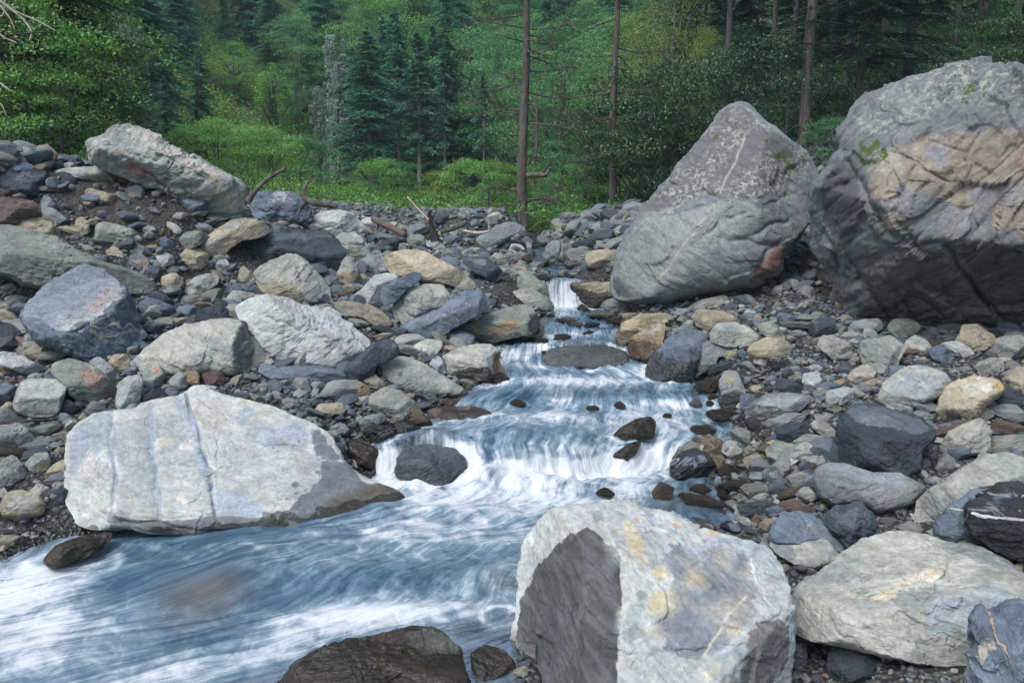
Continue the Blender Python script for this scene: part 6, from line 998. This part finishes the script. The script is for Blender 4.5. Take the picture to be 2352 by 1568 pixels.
def mass():
    rg = np.random.default_rng(5); pts, rot, scl, idx = [], [], [], []
    src = []
    for kd, k, lf in (('fir', 0, 'deodar'), ('fir', 1, 'deodar'), ('fir', 2, 'deodar'), ('conifer', 2, 'deodar'), ('spread', 2, 'light'), ('broad', 0, 'mid'), ('spread', 0, 'fresh'), ('broad', 2, 'light')):
        me = PROTO[kd, k][3][lf]; src.append([o_ for o_ in bpy.data.objects if o_.data == me][0])
    for Y0 in (50, 54, 59, 65, 71, 78, 86, 95, 105, 117):
        for a in np.arange(-.72, .72, 3.5/Y0):
            Y = Y0+rg.normal()*1.6; a = a+rg.normal()*.012; dd = Y-np.interp(a, FA, FY); px = CX+FPX*a/ct_
            if dd < 2 or (440 < px < 735 and Y < 57 and not rg.random() < .06) or (px > 1650 and Y > 62): continue
            fir = rg.random() < (.66 if px < 1050 or px > 1500 else .45)
            i = int(rg.integers(0, 4)) if fir else int(4+rg.integers(0, 4)); s = rg.uniform(.75, 1.15) if fir else rg.uniform(.65, 1.0)
            X = a*Y; pts.append((X, Y, float(G0(X, Y))-.1)); rot.append((0, 0, rg.uniform(0, 6.28))); scl.append((s*rg.uniform(.95, 1.25), s*rg.uniform(.95, 1.25), s)); idx.append(7-i)
    print('far trees', len(pts))
    me = bpy.data.meshes.new('far_forest'); me.from_pydata(pts, [], [])
    me.attributes.new('rot', 'FLOAT_VECTOR', 'POINT').data.foreach_set('vector', np.array(rot, np.float32).ravel()); me.attributes.new('scl', 'FLOAT_VECTOR', 'POINT').data.foreach_set('vector', np.array(scl, np.float32).ravel()); me.attributes.new('idx', 'INT', 'POINT').data.foreach_set('value', np.array(idx, np.int32))
    ob = link('far_forest', me); g = bpy.data.node_groups.new('far_forest', 'GeometryNodeTree'); g.interface.new_socket('Geometry', in_out='INPUT', socket_type='NodeSocketGeometry'); g.interface.new_socket('Geometry', in_out='OUTPUT', socket_type='NodeSocketGeometry')
    gi = g.nodes.new('NodeGroupInput'); go = g.nodes.new('NodeGroupOutput'); jn = g.nodes.new('GeometryNodeJoinGeometry'); ip = g.nodes.new('GeometryNodeInstanceOnPoints')
    for s_ in src:
        oi = g.nodes.new('GeometryNodeObjectInfo'); oi.transform_space = 'ORIGINAL'; oi.inputs['Object'].default_value = s_; oi.inputs['As Instance'].default_value = True; g.links.new(oi.outputs['Geometry'], jn.inputs[0])
    def at(nm, ty):
        n_ = g.nodes.new('GeometryNodeInputNamedAttribute'); n_.data_type = ty; n_.inputs['Name'].default_value = nm; return n_.outputs[0]
    g.links.new(gi.outputs[0], ip.inputs['Points']); g.links.new(jn.outputs[0], ip.inputs['Instance']); ip.inputs['Pick Instance'].default_value = True
    g.links.new(at('idx', 'INT'), ip.inputs['Instance Index']); g.links.new(at('rot', 'FLOAT_VECTOR'), ip.inputs['Rotation']); g.links.new(at('scl', 'FLOAT_VECTOR'), ip.inputs['Scale']); g.links.new(ip.outputs[0], go.inputs[0])
    ob.modifiers.new('trees', 'NODES').node_group = g
    tag(ob, 'dense mixed forest covering the far hillside', 'forest', kind='stuff')
mass()
def undergrowth():
    rg = np.random.default_rng(15); n = 26000; Y = np.exp(rg.uniform(math.log(14.5), math.log(70), n)); a = rg.uniform(-.72, .72, n); a[:9000] = rg.uniform(-.42, -.22, 9000); Y[:9000] = rg.uniform(22, 58, 9000); X = a*Y
    z = G0(X, Y); dd = Y-np.interp(a, FA, FY); keep = ((Y > 16.5+1.2*fbm(np.stack([X*.35, Y*.35, X*0], -1), 3)) | (dd > -.8)); dens = fbm(np.stack([X*.3, Y*.3, X*0+6], -1), 3)
    keep &= rg.random(n) < .55+dens*.6; pp = proj(np.stack([X, Y, z], -1)); keep &= ~((np.hypot((pp[:, 0]-590)/70, (pp[:, 1]-262)/45) < 1) & (rg.random(n) < .75))
    X, Y, z, dens = X[keep], Y[keep], z[keep], dens[keep]; m = len(X); k = 44
    R0 = (.22+.25*rg.random(m)+.25*np.clip(dens, 0, 1))*(Y/22)**.55
    d = rg.normal(size=(m, k, 3)); d[..., 2] = np.abs(d[..., 2]); d /= np.linalg.norm(d, axis=2)[..., None]
    P = np.stack([X, Y, z], -1)[:, None]+d*R0[:, None, None]*rg.uniform(.4, 1.1, (m, k, 1))*np.array([1.3, 1.3, 1.0]); Nn = d+np.array([0, 0, .8])+rg.normal(size=d.shape)*.5; D = rg.normal(size=d.shape)
    L = (.058*(Y/20)**.75)[:, None]*rg.uniform(.7, 1.4, (m, k)); tb = rg.uniform(.1, .75, m)[:, None]+rg.normal(size=(m, k))*.15
    V, F, T = leaves(P.reshape(-1, 3), D.reshape(-1, 3), Nn.reshape(-1, 3), L.ravel(), L.ravel()*.6, np.clip(tb.ravel(), 0, 1))
    kk = np.where(rg.random(m) < .45, 0, np.where(rg.random(m) < .5, 1, 2)); kk = np.where((X/Y < -.2) & (X/Y > -.46) & (Y > 21) & (Y < 58) & (rg.random(m) < .85), np.where(rg.random(m) < .6, 4, 2), kk); kk = np.where((X/Y > .16+.03*rg.normal(size=m)) & (rg.random(m) < .93), 3, kk); mi = np.repeat(kk, k)  # right-hand clusters mostly take the darkened leaves, forest shade as colour
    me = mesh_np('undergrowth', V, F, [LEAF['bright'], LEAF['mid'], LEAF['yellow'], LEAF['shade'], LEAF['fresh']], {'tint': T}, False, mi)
    tag(link('undergrowth', me), 'green shrubs ferns and weeds carpeting the slope and forest floor', 'undergrowth', kind='stuff')
undergrowth()
# ------------------------------------------------------------------ driftwood
def wood(name, label, paths, bark, n=9, cat='branch', bump=.18):
    root = None; allp = np.array([PW(x, y, Y) for pth in paths for x, y, Y, w_ in pth]); org = allp[0].copy(); lst = []
    e = bpy.data.objects.new(name, None); col.objects.link(e); e.location = org; e.empty_display_size = .1
    for i, pth in enumerate(paths):
        K = np.array([PW(x, y, Y) for x, y, Y, w_ in pth])-org; W_ = np.array([w_*Y/FPX/2 for x, y, Y, w_ in pth]); u = np.linspace(0, len(K)-1, 6*len(K))
        P = np.stack([np.interp(u, range(len(K)), K[:, c]) for c in range(3)], -1); ker = np.array([1, 2, 3, 2, 1])/9.
        for c in range(3): P[2:-2, c] = np.convolve(P[:, c], ker, 'valid')
        r_ = np.interp(u, range(len(K)), W_); V, F = tube(P, r_, n, bump); link('stem' if i == 0 else 'side_branch', mesh_quadtri('stem', V, F, [BARK[bark]], {}), e)
    tag(e, label, cat); return e
wood('broken_branch', 'cut branch rising from behind the largest layered boulder', [[(570, 462, 9.9, 16), (585, 440, 9.9, 11), (610, 415, 9.9, 10), (632, 400, 9.9, 8), (656, 387, 9.9, 6)], [(630, 402, 9.9, 7), (626, 392, 9.9, 6)]], 'pine')
wood('driftwood_branch', 'forked driftwood branch lying on the blue-grey banded boulder', [[(775, 473, 9.6, 9), (750, 471, 9.6, 13), (722, 467, 9.6, 15), (704, 460, 9.6, 15), (697, 450, 9.6, 11), (699, 435, 9.6, 8), (708, 416, 9.6, 6)], [(752, 469, 9.6, 6), (765, 460, 9.6, 3), (772, 455, 9.6, 2)], [(704, 465, 9.6, 9), (690, 480, 9.7, 7), (684, 495, 9.7, 5)]], 'pine')
wood('driftwood_log', 'reddish log with stubs lying on the stones at the far bank', [[(858, 503, 13.2, 16), (880, 514, 13.0, 17), (905, 526, 12.8, 15), (930, 540, 12.6, 12)], [(872, 512, 13.1, 6), (866, 528, 13.1, 5)], [(905, 524, 12.8, 5), (925, 500, 12.8, 3), (940, 522, 12.7, 2)]], 'red', cat='log')
wood('driftwood_log', 'grey-brown log right of the charred stump', [[(1068, 512, 13.0, 14), (1050, 522, 13, 13), (1028, 530, 12.9, 11), (1012, 534, 12.9, 6)]], 'pine', cat='log')
wood('driftwood_log', 'thin bleached root lying right of the grey-brown log', [[(1065, 530, 12.6, 6), (1095, 536, 12.5, 9), (1125, 532, 12.5, 6), (1122, 512, 12.5, 4)]], 'dead', cat='log')
wood('charred_stump', 'black charred stump standing among the driftwood', [[(1000, 555, 12.7, 22), (996, 535, 12.7, 17), (990, 515, 12.7, 10), (988, 500, 12.7, 8), (985, 486, 12.7, 9)], [(988, 502, 12.7, 7), (998, 495, 12.7, 4)], [(998, 540, 12.7, 9), (980, 552, 12.7, 6)], [(1000, 545, 12.7, 9), (1018, 556, 12.7, 5)]], 'char', cat='stump', bump=.4)
wood('stick', 'long pale stick slanting above the driftwood', [[(936, 453, 13.2, 4), (962, 482, 13.0, 4), (992, 512, 12.8, 4)]], 'dead', cat='stick', n=6, bump=.1)
wood('bare_branch', 'bare pale twigs arching in at the top left corner', [[(-60, -40, 9, 9), (10, 10, 9, 6), (55, 45, 9, 5), (75, 75, 9, 4), (68, 95, 9, 3)], [(20, 20, 9, 4), (90, 50, 9, 3), (130, 72, 9, 2)], [(-30, 40, 9, 5), (5, 85, 9, 4), (40, 100, 9, 3)], [(0, 12, 9, 5), (25, 45, 9, 3), (35, 70, 9, 2)], [(-40, 30, 9, 4), (8, 40, 9, 3), (12, 0, 9, 3)]], 'dead', n=6)
wood('bare_branch', 'short pale twig poking in at the left edge', [[(-30, 170, 9, 5), (5, 195, 9, 4), (25, 210, 9, 3)], [(-30, 225, 9, 4), (5, 240, 9, 3), (15, 268, 9, 2)]], 'dead', n=6)
wood('fallen_branch', 'bare crooked limb sticking out right from the first dead pine', [[(1210, 403, 17.2, 12), (1235, 402, 17.1, 13), (1255, 403, 17, 9), (1262, 385, 17, 4)], [(1240, 402, 17.1, 5), (1262, 375, 17, 3)]], 'pine')
tree_tmp = None
# ================================================================== LABELS OF THE COBBLES
TN = {'pale': 'pale grey', 'white': 'whitish', 'tan': 'tan', 'ochre': 'ochre', 'grey': 'mid grey', 'green': 'grey-green', 'blue': 'blue-grey', 'dark': 'charcoal', 'black': 'black', 'brown': 'brown', 'rust': 'rust-toned'}
def short(l):
    w_ = l.split(); stop = {'at','in','on','beside','behind','below','above','right','left','under','with','jutting','leaning','between','against','near','tucked','lying','resting','slanting','filling','tilting','stuck','poking','wedged','just','immediately','beneath','propped','ramping','pointing','sloping','breaking','balanced','running','squeezed','supporting','bearing','touching','crossed','crossing','forming','alone','upstream','bringing','like','of','across','and','right,'}
    out = []
    for x in w_:
        if x.strip(',') in stop and len(out) >= 2: break
        out.append(x.strip(','))
    return ' '.join(out[:6])
SHORT = {}
for r_ in [r_ for r_ in ROCKS if r_[2] != 'x']: SHORT.setdefault(short(r_[2]), []).append(r_)
anchors = [(v[0][0], v[0][1], k, v[0][3]) for k, v in SHORT.items() if len(v) == 1]
groups = {}
for c in COB+EXTRA:
    ob, px, py, pal, shp, sz, wt = c
    best = sorted(anchors, key=lambda a: math.hypot(a[0]-px, a[1]-py)-a[3]*.8)[:1][0]
    dx, dy = px-best[0], py-best[1]; dr = ('left of' if dx < 0 else 'right of') if abs(dx) > abs(dy)*1.2 else ('above' if dy < 0 else 'below')
    size = 'big' if sz > 55 else 'medium' if sz > 28 else 'small'
    key = (size, TN[pal], shp, 'wet' if wt else '', dr, best[2]); groups.setdefault(key, []).append((math.hypot(dx, dy), ob))
for key, lst in groups.items():
    lst.sort(key=lambda q: q[0]); size, tn, shp, wt, dr, an = key
    for i, (d_, ob) in enumerate(lst):
        od = '' if len(lst) == 1 else (['nearer', 'farther'][i] if len(lst) == 2 else ['nearest', 'second nearest', 'third nearest', 'fourth nearest', 'fifth nearest', 'sixth nearest', 'seventh nearest', 'eighth nearest'][min(i, 7)])
        l = ' '.join(x for x in (od, size, wt, tn, shp, 'block' if shp == 'angular' else 'cobble', dr, 'the', an) if x); ob['label'] = ' '.join(l.split()[:16]); ob['category'] = 'stone' if shp == 'angular' else 'cobble'; ob['group'] = 'angular blocks packed on the banks' if shp == 'angular' else 'cobbles lying loose on the stream banks'
print('boulders', len(ROCKS), 'cobbles', len(COB), 'dup anchors', [k for k, v in SHORT.items() if len(v) > 1])

# ------------------------------------------------------------------ air between the camera and the far slope
def haze():
    x0, x1, y0, y1, z0, z1 = -330, 330, -12, 300, -3, 150
    V = np.array([[x, y, z] for x in (x0, x1) for y in (y0, y1) for z in (z0, z1)], float); F = np.array([[0, 1, 3, 2], [4, 6, 7, 5], [0, 4, 5, 1], [2, 3, 7, 6], [0, 2, 6, 4], [1, 5, 7, 3]])
    m = bpy.data.materials.new('haze_air'); m.use_nodes = True; t = m.node_tree; t.nodes.remove(t.nodes['Principled BSDF'])
    pv = t.nodes.new('ShaderNodeVolumePrincipled'); pv.inputs['Color'].default_value = (.62, .88, .92, 1); pv.inputs['Density'].default_value = .0008; t.links.new(pv.outputs[0], t.nodes['Material Output'].inputs['Volume'])
    tag(link('haze', mesh_np('haze', V, F, [m], smooth=False)), kind='stuff')
haze()
